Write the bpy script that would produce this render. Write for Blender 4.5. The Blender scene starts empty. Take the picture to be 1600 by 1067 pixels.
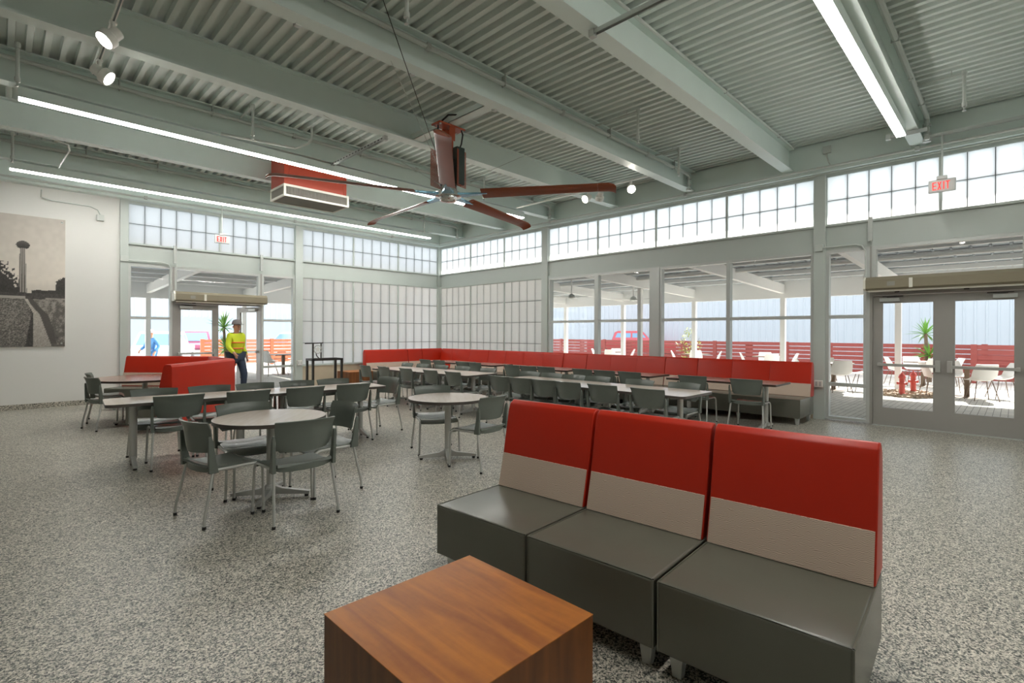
import bpy, bmesh, math, random
from mathutils import Vector, Matrix
random.seed(7)
PI = math.pi
R = math.radians
scene = bpy.context.scene
col = scene.collection

# ------------------------------------------------------------------ camera
cam_d = bpy.data.cameras.new('camera')
cam = bpy.data.objects.new('camera', cam_d)
col.objects.link(cam)
cam_d.sensor_width = 36.0
cam_d.lens = 793.37 * 36.0 / 1600.0
cam_d.shift_y = -12.6 / 1600.0
cam_d.clip_end = 500
HEAD = 0.781907
fwd = Vector((math.cos(HEAD), math.sin(HEAD), 0))
rgt = Vector((math.sin(HEAD), -math.cos(HEAD), 0))
m = Matrix((rgt, Vector((0, 0, 1)), -fwd)).transposed().to_4x4()
m = m @ Matrix.Rotation(0.00366, 4, 'Z')
m.translation = Vector((0, 0, 1.5))
cam.matrix_world = m
scene.camera = cam

# ------------------------------------------------------------------ world, sun, exposure
SUN_EL, SUN_AZ = 42.0, -4.0          # azimuth measured from +X towards +Y
world = bpy.data.worlds.new('sky')
scene.world = world
world.use_nodes = True
wn = world.node_tree.nodes
wl = world.node_tree.links
wn.clear()
sky = wn.new('ShaderNodeTexSky')
sky.sky_type = 'NISHITA'
sky.sun_disc = False
sky.sun_elevation = R(SUN_EL)
sky.sun_rotation = R(90 - SUN_AZ)
sky.air_density = 0.8
sky.dust_density = 2.5
bg = wn.new('ShaderNodeBackground')
bg.inputs['Strength'].default_value = 0.62
haze = wn.new('ShaderNodeMix'); haze.data_type = 'RGBA'
haze.inputs[0].default_value = 0.8
haze.inputs[7].default_value = (2.7, 2.68, 2.62, 1)      # thin bright cloud veil
wo = wn.new('ShaderNodeOutputWorld')
wl.new(sky.outputs[0], haze.inputs[6])
wl.new(haze.outputs[2], bg.inputs[0])
wl.new(bg.outputs[0], wo.inputs[0])
sun_d = bpy.data.lights.new('sun', 'SUN')
sun_d.energy = 7.5
sun_d.angle = R(1.0)
sun_d.color = (1.0, 0.96, 0.90)
sun = bpy.data.objects.new('sun', sun_d)
col.objects.link(sun)
sd = Vector((math.cos(R(SUN_EL)) * math.cos(R(SUN_AZ)), math.cos(R(SUN_EL)) * math.sin(R(SUN_AZ)), math.sin(R(SUN_EL))))
sun.rotation_euler = sd.to_track_quat('Z', 'Y').to_euler()
LED = 26.0                           # emission strength of the ceiling strips
vs = scene.view_settings
scene.display_settings.display_device = 'sRGB'
vs.view_transform = 'Standard'
vs.look = 'None'
vs.exposure = 0.85
vs.gamma = 1.0
vs.use_curve_mapping = False
scene.cycles.use_denoising = True
scene.cycles.max_bounces = 10
scene.cycles.diffuse_bounces = 5
scene.cycles.transparent_max_bounces = 16
scene.cycles.sample_clamp_indirect = 8.0
scene.cycles.caustics_reflective = False
scene.cycles.caustics_refractive = False

# ------------------------------------------------------------------ materials
def srgb(r, g, b):
    def f(c):
        c /= 255.0
        return c / 12.92 if c <= 0.04045 else ((c + 0.055) / 1.055) ** 2.4
    return (f(r), f(g), f(b), 1.0)

def newmat(name):
    mt = bpy.data.materials.new(name)
    mt.use_nodes = True
    nt = mt.node_tree
    nt.nodes.clear()
    out = nt.nodes.new('ShaderNodeOutputMaterial')
    return mt, nt, out

def N(nt, t, **kw):
    n = nt.nodes.new(t)
    for k, v in kw.items():
        setattr(n, k, v)
    return n

def pbr(name, c, rough=0.5, metal=0.0, coat=0.0, noise=0.0, scale=8.0, bump=0.0, spec=0.5, stretch=None):
    mt, nt, out = newmat(name)
    b = N(nt, 'ShaderNodeBsdfPrincipled')
    b.inputs['Base Color'].default_value = c
    b.inputs['Roughness'].default_value = rough
    b.inputs['Metallic'].default_value = metal
    b.inputs['Coat Weight'].default_value = coat
    b.inputs['Coat Roughness'].default_value = 0.12
    b.inputs['Specular IOR Level'].default_value = spec
    nt.links.new(b.outputs[0], out.inputs[0])
    if noise or bump:
        tc = N(nt, 'ShaderNodeTexCoord')
        mp = N(nt, 'ShaderNodeMapping')
        if stretch:
            mp.inputs['Scale'].default_value = stretch
        nz = N(nt, 'ShaderNodeTexNoise')
        nz.inputs['Scale'].default_value = scale
        nz.inputs['Detail'].default_value = 5
        nt.links.new(tc.outputs['Object'], mp.inputs[0])
        nt.links.new(mp.outputs[0], nz.inputs['Vector'])
        if noise:
            mx = N(nt, 'ShaderNodeMix', data_type='RGBA')
            mx.inputs[6].default_value = tuple(max(0, x * (1 - noise)) for x in c[:3]) + (1,)
            mx.inputs[7].default_value = tuple(min(1, x * (1 + noise)) for x in c[:3]) + (1,)
            nt.links.new(nz.outputs['Fac'], mx.inputs[0])
            nt.links.new(mx.outputs[2], b.inputs['Base Color'])
        if bump:
            bp = N(nt, 'ShaderNodeBump')
            bp.inputs['Strength'].default_value = bump
            bp.inputs['Distance'].default_value = 0.01
            nt.links.new(nz.outputs['Fac'], bp.inputs['Height'])
            nt.links.new(bp.outputs[0], b.inputs['Normal'])
    return mt

def emis(name, c, s):
    mt, nt, out = newmat(name)
    e = N(nt, 'ShaderNodeEmission')
    e.inputs[0].default_value = c
    e.inputs[1].default_value = s
    nt.links.new(e.outputs[0], out.inputs[0])
    return mt

M = {}
M['steel'] = pbr('steel_paint', srgb(217, 230, 225), 0.42, noise=0.04, scale=3)
M['deck'] = pbr('deck_paint', srgb(211, 220, 215), 0.5, noise=0.05, scale=4)
M['trim'] = pbr('trim_paint', srgb(190, 198, 193), 0.42, noise=0.03, scale=3)
M['alu'] = pbr('anodized_frame', srgb(198, 202, 199), 0.38, 0.25, noise=0.03)
M['doorpaint'] = pbr('door_paint', srgb(165, 163, 158), 0.4, 0.15, noise=0.03)
M['wall'] = pbr('white_plaster', srgb(226, 226, 222), 0.75, noise=0.02, scale=2, bump=0.03)
M['concrete'] = pbr('tan_concrete', srgb(196, 182, 158), 0.7, noise=0.16, scale=2.5, bump=0.1)
M['galv'] = pbr('galvanized', srgb(190, 194, 190), 0.4, 0.5, noise=0.06, scale=20)
M['pipe'] = pbr('pipe_paint', srgb(196, 202, 197), 0.4, noise=0.03)
M['darkline'] = pbr('dark_grid', srgb(96, 104, 104), 0.5)
M['red'] = pbr('red_vinyl', (0.50, 0.022, 0.006, 1), 0.36, noise=0.05, scale=6, bump=0.04, spec=0.35)
M['greyv'] = pbr('grey_vinyl', (0.125, 0.125, 0.100, 1), 0.26, noise=0.06, scale=5, bump=0.05)
M['plastic'] = pbr('charcoal_plastic', srgb(102, 109, 102), 0.27, noise=0.04, scale=20)
M['chrome'] = pbr('silver_tube', srgb(190, 191, 187), 0.34, 0.35)
M['rubber'] = pbr('black_rubber', srgb(30, 30, 30), 0.6)
M['black'] = pbr('black_metal', srgb(46, 42, 36), 0.45, 0.2)
M['edge'] = pbr('table_edge', srgb(84, 78, 72), 0.4)
M['wood_edge'] = pbr('wood_table_edge', srgb(56, 42, 34), 0.4)
M['fanred'] = pbr('copper_gloss', (0.21, 0.045, 0.012, 1), 0.32, 0.1, coat=0.15, noise=0.15, scale=3)
M['mountred'] = pbr('red_oxide_paint', (0.36, 0.06, 0.018, 1), 0.4)
M['hvacred'] = pbr('red_sheet_metal', (0.46, 0.062, 0.028, 1), 0.42, noise=0.05, scale=3)
M['bluealu'] = pbr('blue_anodized', srgb(140, 190, 214), 0.25, 0.7)
M['mirror'] = pbr('polished_steel', srgb(215, 215, 212), 0.12, 0.95)
M['dgreen'] = pbr('dark_green_box', srgb(34, 52, 46), 0.4)
M['grille'] = pbr('grille_grey', srgb(150, 148, 138), 0.5, 0.2)
M['grilledark'] = pbr('grille_dark', srgb(96, 92, 76), 0.6)  # dark grey-brown of the heater's back plate and drip pan
M['ivory'] = pbr('ivory_metal', srgb(232, 230, 218), 0.4)
M['taupe'] = pbr('taupe_metal', srgb(140, 132, 112), 0.42, 0.2, noise=0.03)
M['whitepl'] = pbr('white_plastic', srgb(236, 236, 230), 0.35)
M['signgrey'] = pbr('sign_grey', srgb(196, 198, 196), 0.35)
M['exitred'] = emis('exit_red', (1.0, 0.06, 0.05, 1), 1.1)
M['led'] = emis('led_diffuser', (1.0, 0.97, 0.92, 1), LED)
M['lamp'] = emis('lamp_face', (1.0, 0.95, 0.84, 1), 30.0)
M['cwhite'] = pbr('canopy_white', srgb(236, 236, 234), 0.5, noise=0.02)
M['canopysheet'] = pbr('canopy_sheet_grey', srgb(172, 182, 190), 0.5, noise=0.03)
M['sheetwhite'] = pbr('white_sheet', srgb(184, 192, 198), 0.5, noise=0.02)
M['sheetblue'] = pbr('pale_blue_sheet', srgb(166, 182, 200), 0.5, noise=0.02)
M['fence'] = pbr('red_stained_cedar', srgb(150, 72, 66), 0.6, noise=0.22, scale=6, stretch=(1, 0.2, 3))
M['fence2'] = pbr('orange_cedar', srgb(196, 112, 78), 0.6, noise=0.2, scale=6)
M['hydrant'] = pbr('hydrant_red', (0.62, 0.10, 0.08, 1), 0.45, noise=0.05)
M['shell'] = pbr('white_shell', srgb(228, 226, 222), 0.4)
M['bronze'] = pbr('bronze_leg', srgb(120, 102, 86), 0.4, 0.4)
M['carwhite'] = pbr('car_white', srgb(238, 240, 242), 0.2, coat=1.0)
M['carred'] = pbr('car_red', (0.48, 0.03, 0.05, 1), 0.2, coat=1.0)
M['carmaroon'] = pbr('car_maroon', (0.22, 0.02, 0.07, 1), 0.2, coat=1.0)
M['carglass'] = pbr('car_glass', srgb(104, 150, 184), 0.08, 0.0, coat=1.0)
M['tyre'] = pbr('tyre', srgb(52, 52, 54), 0.8)
M['leafgreen'] = pbr('yucca_green', srgb(110, 160, 66), 0.45, noise=0.3, scale=5)
M['leafyellow'] = pbr('bush_yellow_green', srgb(176, 186, 92), 0.5, noise=0.3, scale=8)
M['bark'] = pbr('bark', srgb(110, 92, 74), 0.85, noise=0.3, scale=12, bump=0.4)
M['gravel'] = pbr('gravel', srgb(170, 150, 128), 0.8, noise=0.4, scale=14)
M['skin'] = pbr('skin', srgb(196, 146, 118), 0.5)
M['hivis'] = pbr('hi_vis_yellow', srgb(206, 222, 36), 0.6)
M['orange'] = pbr('orange_band', srgb(240, 120, 60), 0.5)
M['navy'] = pbr('navy_cloth', srgb(44, 56, 76), 0.8, noise=0.2, scale=20)
M['bluecloth'] = pbr('blue_cloth', srgb(84, 140, 196), 0.8, noise=0.1, scale=20)
M['hairgrey'] = pbr('grey_cap', srgb(120, 116, 116), 0.8)
M['boot'] = pbr('boot', srgb(60, 48, 40), 0.7)

def mat_floor():
    mt, nt, out = newmat('speckled_floor')
    tc = N(nt, 'ShaderNodeTexCoord')
    v1 = N(nt, 'ShaderNodeTexVoronoi'); v1.inputs['Scale'].default_value = 150
    v2 = N(nt, 'ShaderNodeTexVoronoi'); v2.inputs['Scale'].default_value = 80
    nz = N(nt, 'ShaderNodeTexNoise'); nz.inputs['Scale'].default_value = 120; nz.inputs['Detail'].default_value = 3
    for n in (v1, v2):
        nt.links.new(tc.outputs['Object'], n.inputs['Vector'])
    nt.links.new(tc.outputs['Object'], nz.inputs['Vector'])
    s1 = N(nt, 'ShaderNodeSeparateColor'); nt.links.new(v1.outputs['Color'], s1.inputs[0])
    s2 = N(nt, 'ShaderNodeSeparateColor'); nt.links.new(v2.outputs['Color'], s2.inputs[0])
    a = N(nt, 'ShaderNodeMath', operation='MULTIPLY'); a.inputs[1].default_value = 0.62
    nt.links.new(s1.outputs[0], a.inputs[0])
    b2 = N(nt, 'ShaderNodeMath', operation='MULTIPLY_ADD'); b2.inputs[1].default_value = 0.28
    nt.links.new(s2.outputs[0], b2.inputs[0]); nt.links.new(a.outputs[0], b2.inputs[2])
    c2 = N(nt, 'ShaderNodeMath', operation='MULTIPLY_ADD'); c2.inputs[1].default_value = 0.22
    nt.links.new(nz.outputs['Fac'], c2.inputs[0]); nt.links.new(b2.outputs[0], c2.inputs[2])
    cr = N(nt, 'ShaderNodeValToRGB')
    e = cr.color_ramp.elements
    e[0].position = 0.26; e[0].color = srgb(40, 40, 38)
    e[1].position = 0.88; e[1].color = srgb(236, 230, 218)
    for p, c in ((0.38, srgb(80, 87, 81)), (0.50, srgb(146, 143, 132)), (0.62, srgb(193, 187, 173)), (0.78, srgb(214, 208, 195))):
        q = e.new(p); q.color = c
    nt.links.new(c2.outputs[0], cr.inputs[0])
    b = N(nt, 'ShaderNodeBsdfPrincipled')
    b.inputs['Roughness'].default_value = 0.34
    b.inputs['Specular IOR Level'].default_value = 0.45
    nt.links.new(cr.outputs[0], b.inputs['Base Color'])
    bp = N(nt, 'ShaderNodeBump'); bp.inputs['Strength'].default_value = 0.12; bp.inputs['Distance'].default_value = 0.002
    nt.links.new(c2.outputs[0], bp.inputs['Height']); nt.links.new(bp.outputs[0], b.inputs['Normal'])
    nt.links.new(b.outputs[0], out.inputs[0])
    return mt
M['floor'] = mat_floor()

def mat_wood(name, dark, light, axis_scale, rough=0.3, coat=0.2):
    mt, nt, out = newmat(name)
    tc = N(nt, 'ShaderNodeTexCoord')
    mp = N(nt, 'ShaderNodeMapping'); mp.inputs['Scale'].default_value = axis_scale
    nt.links.new(tc.outputs['Object'], mp.inputs[0])
    n1 = N(nt, 'ShaderNodeTexNoise'); n1.inputs['Scale'].default_value = 3.2; n1.inputs['Detail'].default_value = 8; n1.inputs['Distortion'].default_value = 0.5
    nt.links.new(mp.outputs[0], n1.inputs['Vector'])
    n2 = N(nt, 'ShaderNodeTexNoise'); n2.inputs['Scale'].default_value = 30; n2.inputs['Detail'].default_value = 4
    nt.links.new(tc.outputs['Object'], n2.inputs['Vector'])
    ad = N(nt, 'ShaderNodeMath', operation='MULTIPLY_ADD'); ad.inputs[1].default_value = 0.16
    nt.links.new(n2.outputs['Fac'], ad.inputs[0]); nt.links.new(n1.outputs['Fac'], ad.inputs[2])
    cr = N(nt, 'ShaderNodeValToRGB')
    cr.color_ramp.elements[0].position = 0.36; cr.color_ramp.elements[0].color = dark
    cr.color_ramp.elements[1].position = 0.78; cr.color_ramp.elements[1].color = light
    nt.links.new(ad.outputs[0], cr.inputs[0])
    b = N(nt, 'ShaderNodeBsdfPrincipled')
    b.inputs['Roughness'].default_value = rough
    b.inputs['Coat Weight'].default_value = coat
    b.inputs['Coat Roughness'].default_value = 0.2
    nt.links.new(cr.outputs[0], b.inputs['Base Color'])
    nt.links.new(b.outputs[0], out.inputs[0])
    return mt
M['cherry'] = mat_wood('cherry_wood', (0.27, 0.070, 0.004, 1), (0.50, 0.165, 0.010, 1), (5.5, 0.55, 0.7), 0.45, 0.05)
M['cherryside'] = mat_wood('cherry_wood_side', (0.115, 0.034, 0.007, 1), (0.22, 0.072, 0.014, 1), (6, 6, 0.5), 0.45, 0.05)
M['laminate'] = mat_wood('taupe_laminate', srgb(200, 182, 168), srgb(212, 195, 182), (8, 1, 1), 0.2, 0.3)
M['brownlam'] = mat_wood('brown_laminate', srgb(120, 82, 62), srgb(158, 112, 88), (8, 1, 1), 0.25, 0.3)

def mat_fabric():
    mt, nt, out = newmat('patterned_fabric')
    tc = N(nt, 'ShaderNodeTexCoord')
    mp = N(nt, 'ShaderNodeMapping'); mp.inputs['Scale'].default_value = (1, 1, 1)
    nt.links.new(tc.outputs['Object'], mp.inputs[0])
    nz = N(nt, 'ShaderNodeTexNoise'); nz.inputs['Scale'].default_value = 34; nz.inputs['Detail'].default_value = 1
    nt.links.new(mp.outputs[0], nz.inputs['Vector'])
    sp = N(nt, 'ShaderNodeSeparateXYZ'); nt.links.new(mp.outputs[0], sp.inputs[0])
    # wavy hair-thin rows: sin(z * k + noise)
    ml = N(nt, 'ShaderNodeMath', operation='MULTIPLY_ADD'); ml.inputs[1].default_value = 900
    off = N(nt, 'ShaderNodeMath', operation='MULTIPLY'); off.inputs[1].default_value = 15
    nt.links.new(nz.outputs['Fac'], off.inputs[0])
    nt.links.new(sp.outputs[2], ml.inputs[0]); nt.links.new(off.outputs[0], ml.inputs[2])
    si = N(nt, 'ShaderNodeMath', operation='SINE'); nt.links.new(ml.outputs[0], si.inputs[0])
    cr = N(nt, 'ShaderNodeValToRGB')
    cr.color_ramp.elements[0].position = 0.70; cr.color_ramp.elements[0].color = srgb(216, 194, 176)
    cr.color_ramp.elements[1].position = 0.97; cr.color_ramp.elements[1].color = srgb(140, 120, 104)
    nt.links.new(si.outputs[0], cr.inputs[0])
    b = N(nt, 'ShaderNodeBsdfPrincipled'); b.inputs['Roughness'].default_value = 0.8
    nt.links.new(cr.outputs[0], b.inputs['Base Color'])
    nt.links.new(b.outputs[0], out.inputs[0])
    return mt
M['fabric'] = mat_fabric()

def mat_glass():
    mt, nt, out = newmat('clear_glazing')
    lw = N(nt, 'ShaderNodeFresnel'); lw.inputs['IOR'].default_value = 1.45
    tr = N(nt, 'ShaderNodeBsdfTransparent'); tr.inputs[0].default_value = (0.965, 0.98, 0.98, 1)
    gl = N(nt, 'ShaderNodeBsdfGlossy'); gl.inputs['Roughness'].default_value = 0.02
    mx = N(nt, 'ShaderNodeMixShader')
    ge = N(nt, 'ShaderNodeNewGeometry')
    iv = N(nt, 'ShaderNodeMath', operation='SUBTRACT'); iv.inputs[0].default_value = 1.0
    ml = N(nt, 'ShaderNodeMath', operation='MULTIPLY')
    nt.links.new(ge.outputs['Backfacing'], iv.inputs[1]); nt.links.new(iv.outputs[0], ml.inputs[0]); nt.links.new(lw.outputs[0], ml.inputs[1])
    nt.links.new(ml.outputs[0], mx.inputs[0]); nt.links.new(tr.outputs[0], mx.inputs[1]); nt.links.new(gl.outputs[0], mx.inputs[2])
    nt.links.new(mx.outputs[0], out.inputs[0])
    return mt
M['glass'] = mat_glass()

def mat_translucent(name, c, mixd=0.22):
    mt, nt, out = newmat(name)
    t = N(nt, 'ShaderNodeBsdfTranslucent'); t.inputs[0].default_value = c
    d = N(nt, 'ShaderNodeBsdfPrincipled'); d.inputs['Base Color'].default_value = c; d.inputs['Roughness'].default_value = 0.35
    mx = N(nt, 'ShaderNodeMixShader'); mx.inputs[0].default_value = mixd
    nt.links.new(t.outputs[0], mx.inputs[1]); nt.links.new(d.outputs[0], mx.inputs[2])
    nt.links.new(mx.outputs[0], out.inputs[0])
    return mt
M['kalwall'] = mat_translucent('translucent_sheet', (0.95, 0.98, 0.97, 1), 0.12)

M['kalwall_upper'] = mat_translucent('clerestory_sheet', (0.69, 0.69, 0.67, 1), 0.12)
def mat_pavers():
    mt, nt, out = newmat('patio_pavers')
    tc = N(nt, 'ShaderNodeTexCoord')
    br = N(nt, 'ShaderNodeTexBrick'); br.inputs['Scale'].default_value = 2.4
    br.inputs['Color1'].default_value = srgb(208, 203, 194); br.inputs['Color2'].default_value = srgb(190, 186, 178)
    br.inputs['Mortar'].default_value = srgb(120, 116, 108); br.inputs['Mortar Size'].default_value = 0.012
    nt.links.new(tc.outputs['Object'], br.inputs['Vector'])
    b = N(nt, 'ShaderNodeBsdfPrincipled'); b.inputs['Roughness'].default_value = 0.8
    nt.links.new(br.outputs[0], b.inputs['Base Color'])
    nt.links.new(b.outputs[0], out.inputs[0])
    return mt
M['pavers'] = mat_pavers()

# ------------------------------------------------------------------ mesh builder
class MB:
    def __init__(s):
        s.v = []; s.f = []; s.mi = []
    def add(s, vs_, fs_, mi=0):
        o = len(s.v)
        s.v += [tuple(p) for p in vs_]
        for f in fs_:
            s.f.append([i + o for i in f]); s.mi.append(mi)
        return s
    def box(s, x0, x1, y0, y1, z0, z1, mi=0):
        p = [(x0, y0, z0), (x1, y0, z0), (x1, y1, z0), (x0, y1, z0), (x0, y0, z1), (x1, y0, z1), (x1, y1, z1), (x0, y1, z1)]
        return s.add(p, [(0, 3, 2, 1), (4, 5, 6, 7), (0, 1, 5, 4), (1, 2, 6, 5), (2, 3, 7, 6), (3, 0, 4, 7)], mi)
    def obox(s, M_, sx, sy, sz, mi=0):
        p = [M_ @ Vector((x * sx / 2, y * sy / 2, z * sz / 2)) for x, y, z in ((-1, -1, -1), (1, -1, -1), (1, 1, -1), (-1, 1, -1), (-1, -1, 1), (1, -1, 1), (1, 1, 1), (-1, 1, 1))]
        return s.add(p, [(0, 3, 2, 1), (4, 5, 6, 7), (0, 1, 5, 4), (1, 2, 6, 5), (2, 3, 7, 6), (3, 0, 4, 7)], mi)
    def beam(s, a, b, w, h, mi=0):
        a = Vector(a); b = Vector(b); d = b - a
        q = d.to_track_quat('X', 'Z').to_matrix().to_4x4()
        q.translation = (a + b) / 2
        return s.obox(q, d.length, w, h, mi)
    def tube(s, path, r, n=8, cap=True, mi=0):
        path = [Vector(p) for p in path]
        k = len(path)
        rr = r if isinstance(r, (list, tuple)) else [r] * k
        rings = []
        t0 = (path[1] - path[0]).normalized()
        up = Vector((0, 0, 1)) if abs(t0.z) < 0.9 else Vector((1, 0, 0))
        u = t0.cross(up).normalized()
        for i, p in enumerate(path):
            if i == 0: t = path[1] - path[0]
            elif i == k - 1: t = path[-1] - path[-2]
            else: t = (path[i + 1] - p).normalized() + (p - path[i - 1]).normalized()
            t.normalize()
            u = (u - t * u.dot(t)).normalized()
            w = t.cross(u)
            rings.append([p + (u * math.cos(2 * PI * j / n) + w * math.sin(2 * PI * j / n)) * rr[i] for j in range(n)])
        vs_ = [p for rg in rings for p in rg]
        fs_ = []
        for i in range(k - 1):
            for j in range(n):
                a = i * n + j; b = i * n + (j + 1) % n
                fs_.append((a, b, b + n, a + n))
        if cap:
            fs_.append(tuple(reversed(range(n)))); fs_.append(tuple(range((k - 1) * n, k * n)))
        return s.add(vs_, fs_, mi)
    def cyl(s, p, r, z0, z1, n=16, r2=None, mi=0):
        r2 = r if r2 is None else r2
        vs_ = [(p[0] + r * math.cos(2 * PI * j / n), p[1] + r * math.sin(2 * PI * j / n), z0) for j in range(n)]
        vs_ += [(p[0] + r2 * math.cos(2 * PI * j / n), p[1] + r2 * math.sin(2 * PI * j / n), z1) for j in range(n)]
        fs_ = [(j, (j + 1) % n, n + (j + 1) % n, n + j) for j in range(n)]
        fs_ += [tuple(reversed(range(n))), tuple(range(n, 2 * n))]
        return s.add(vs_, fs_, mi)
    def lathe(s, prof, n=20, mi=0, c=(0, 0)):
        k = len(prof)
        vs_ = [(c[0] + r * math.cos(2 * PI * j / n), c[1] + r * math.sin(2 * PI * j / n), z) for r, z in prof for j in range(n)]
        fs_ = []
        for i in range(k - 1):
            for j in range(n):
                a = i * n + j; b = i * n + (j + 1) % n
                fs_.append((a, b, b + n, a + n))
        fs_ += [tuple(reversed(range(n))), tuple(range((k - 1) * n, k * n))]
        return s.add(vs_, fs_, mi)
    def prism(s, poly, z0, z1, mi=0, mside=None):
        n = len(poly)
        vs_ = [(x, y, z0) for x, y in poly] + [(x, y, z1) for x, y in poly]
        s.add(vs_, [tuple(reversed(range(n))), tuple(range(n, 2 * n))], mi)
        return s.add(vs_, [(j, (j + 1) % n, n + (j + 1) % n, n + j) for j in range(n)], mi if mside is None else mside)
    def sweep(s, prof, frames, mi=0, closed=True):
        """prof: list of (a,b); frames: list of functions mapping (a,b)->Vector"""
        n = len(prof); k = len(frames)
        vs_ = [fr(a, b) for fr in frames for a, b in prof]
        fs_ = []
        for i in range(k - 1):
            for j in range(n if closed else n - 1):
                a = i * n + j; b = i * n + (j + 1) % n
                fs_.append((a, b, b + n, a + n))
        if closed:
            fs_.append(tuple(reversed(range(n)))); fs_.append(tuple(range((k - 1) * n, k * n)))
        return s.add(vs_, fs_, mi)
    def grid(s, fn, nu, nv, thick=0.0, mi=0):
        """surface fn(u,v) on [0,1]^2, thickened along its normal"""
        P = [[Vector(fn(i / nu, j / nv)) for j in range(nv + 1)] for i in range(nu + 1)]
        def nrm(i, j):
            a = P[min(i + 1, nu)][j] - P[max(i - 1, 0)][j]; b = P[i][min(j + 1, nv)] - P[i][max(j - 1, 0)]
            return a.cross(b).normalized()
        w = nv + 1
        top = [P[i][j] for i in range(nu + 1) for j in range(w)]
        fs_ = [(i * w + j, (i + 1) * w + j, (i + 1) * w + j + 1, i * w + j + 1) for i in range(nu) for j in range(nv)]
        if not thick:
            return s.add(top, fs_, mi)
        bot = [P[i][j] - nrm(i, j) * thick for i in range(nu + 1) for j in range(w)]
        o = len(top)
        f2 = [tuple(reversed([q + o for q in f])) for f in fs_]
        rim = [i * w for i in range(nu + 1)] + [nu * w + j for j in range(1, w)] + [i * w + nv for i in range(nu - 1, -1, -1)] + [j for j in range(nv - 1, 0, -1)]
        f3 = [(rim[(q + 1) % len(rim)], rim[q], rim[q] + o, rim[(q + 1) % len(rim)] + o) for q in range(len(rim))]
        return s.add(top + bot, fs_ + f2 + f3, mi)
    def mesh(s, name, mats, bevel=0.0, smooth=False, seg=2):
        me = bpy.data.meshes.new(name)
        me.from_pydata(s.v, [], s.f)
        mats = mats if isinstance(mats, (list, tuple)) else [mats]
        for mt in mats:
            me.materials.append(M[mt] if isinstance(mt, str) else mt)
        me.polygons.foreach_set('material_index', s.mi)
        bm = bmesh.new(); bm.from_mesh(me)
        bmesh.ops.remove_doubles(bm, verts=bm.verts, dist=1e-5)
        bmesh.ops.recalc_face_normals(bm, faces=bm.faces)
        if bevel:
            es = [e for e in bm.edges if len(e.link_faces) == 2 and e.calc_face_angle(0) > 0.5]
            bmesh.ops.bevel(bm, geom=es, offset=bevel, segments=seg, affect='EDGES', profile=0.6, clamp_overlap=True)
        if smooth:
            for f in bm.faces: f.smooth = True
            for e in bm.edges:
                if len(e.link_faces) == 2 and e.calc_face_angle(0) > 0.7: e.smooth = False
        bm.to_mesh(me); bm.free()
        return me

def link(name, me, parent=None, loc=None, rz=None):
    o = bpy.data.objects.new(name, me)
    col.objects.link(o)
    if parent is not None: o.parent = parent
    if loc is not None: o.location = loc
    if rz is not None: o.rotation_euler = (0, 0, rz)
    return o
def part(name, mb, mats, parent=None, bevel=0.0, smooth=False, label=None, seg=2):
    o = link(name, mb.mesh(name, mats, bevel, smooth, seg), parent)
    if label: o['label'] = label
    return o
def tag(o, label=None, cat=None, group=None, kind=None):
    if label: o['label'] = label
    if cat: o['category'] = cat
    if group: o['group'] = group
    if kind: o['kind'] = kind
    return o
def thing(name, label, cat, loc=(0, 0, 0), rz=0.0, group=None):
    o = bpy.data.objects.new(name, None); col.objects.link(o)
    o.empty_display_size = 0.1
    o.location = loc; o.rotation_euler = (0, 0, rz)
    return tag(o, label, cat, group)
def struct(name, loc=(0, 0, 0), rz=0.0):
    o = bpy.data.objects.new(name, None); col.objects.link(o)
    o.empty_display_size = 0.1
    o.location = loc; o.rotation_euler = (0, 0, rz); o['kind'] = 'structure'
    return o
KIDS = {}
def kids(o):
    return [c for c in bpy.data.objects if c.parent == o]
def dup(root, loc, rz, label, group=None):
    if root.name not in KIDS:
        KIDS[root.name] = [(c, kids(c)) for c in kids(root)]
    r = root.copy(); col.objects.link(r)
    r.location = loc; r.rotation_euler = (0, 0, rz); r['label'] = label
    if group: r['group'] = group
    for c, gs in KIDS[root.name]:
        c2 = c.copy(); col.objects.link(c2); c2.parent = r
        for g in gs:
            g2 = g.copy(); col.objects.link(g2); g2.parent = c2
    return r
def rrect(x0, x1, y0, y1, r, n=5):
    pts = []
    for cx, cy, a0 in ((x1 - r, y0 + r, -90), (x1 - r, y1 - r, 0), (x0 + r, y1 - r, 90), (x0 + r, y0 + r, 180)):
        for i in range(n + 1):
            a = R(a0 + 90 * i / n)
            pts.append((cx + r * math.cos(a), cy + r * math.sin(a)))
    return pts
ORD = ['first', 'second', 'third', 'fourth', 'fifth', 'sixth', 'seventh', 'eighth', 'ninth', 'tenth']

# ================================================================== SETTING
XB, YA = 10.28, 13.60
XW, YS = -6.0, -8.0
ZD = 4.86                               # underside of the metal deck
mb = MB().box(XW, XB + 0.15, YS, YA + 0.15, -0.2, 0.0)
fl = part('floor', mb, 'floor'); fl['kind'] = 'structure'

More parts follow.
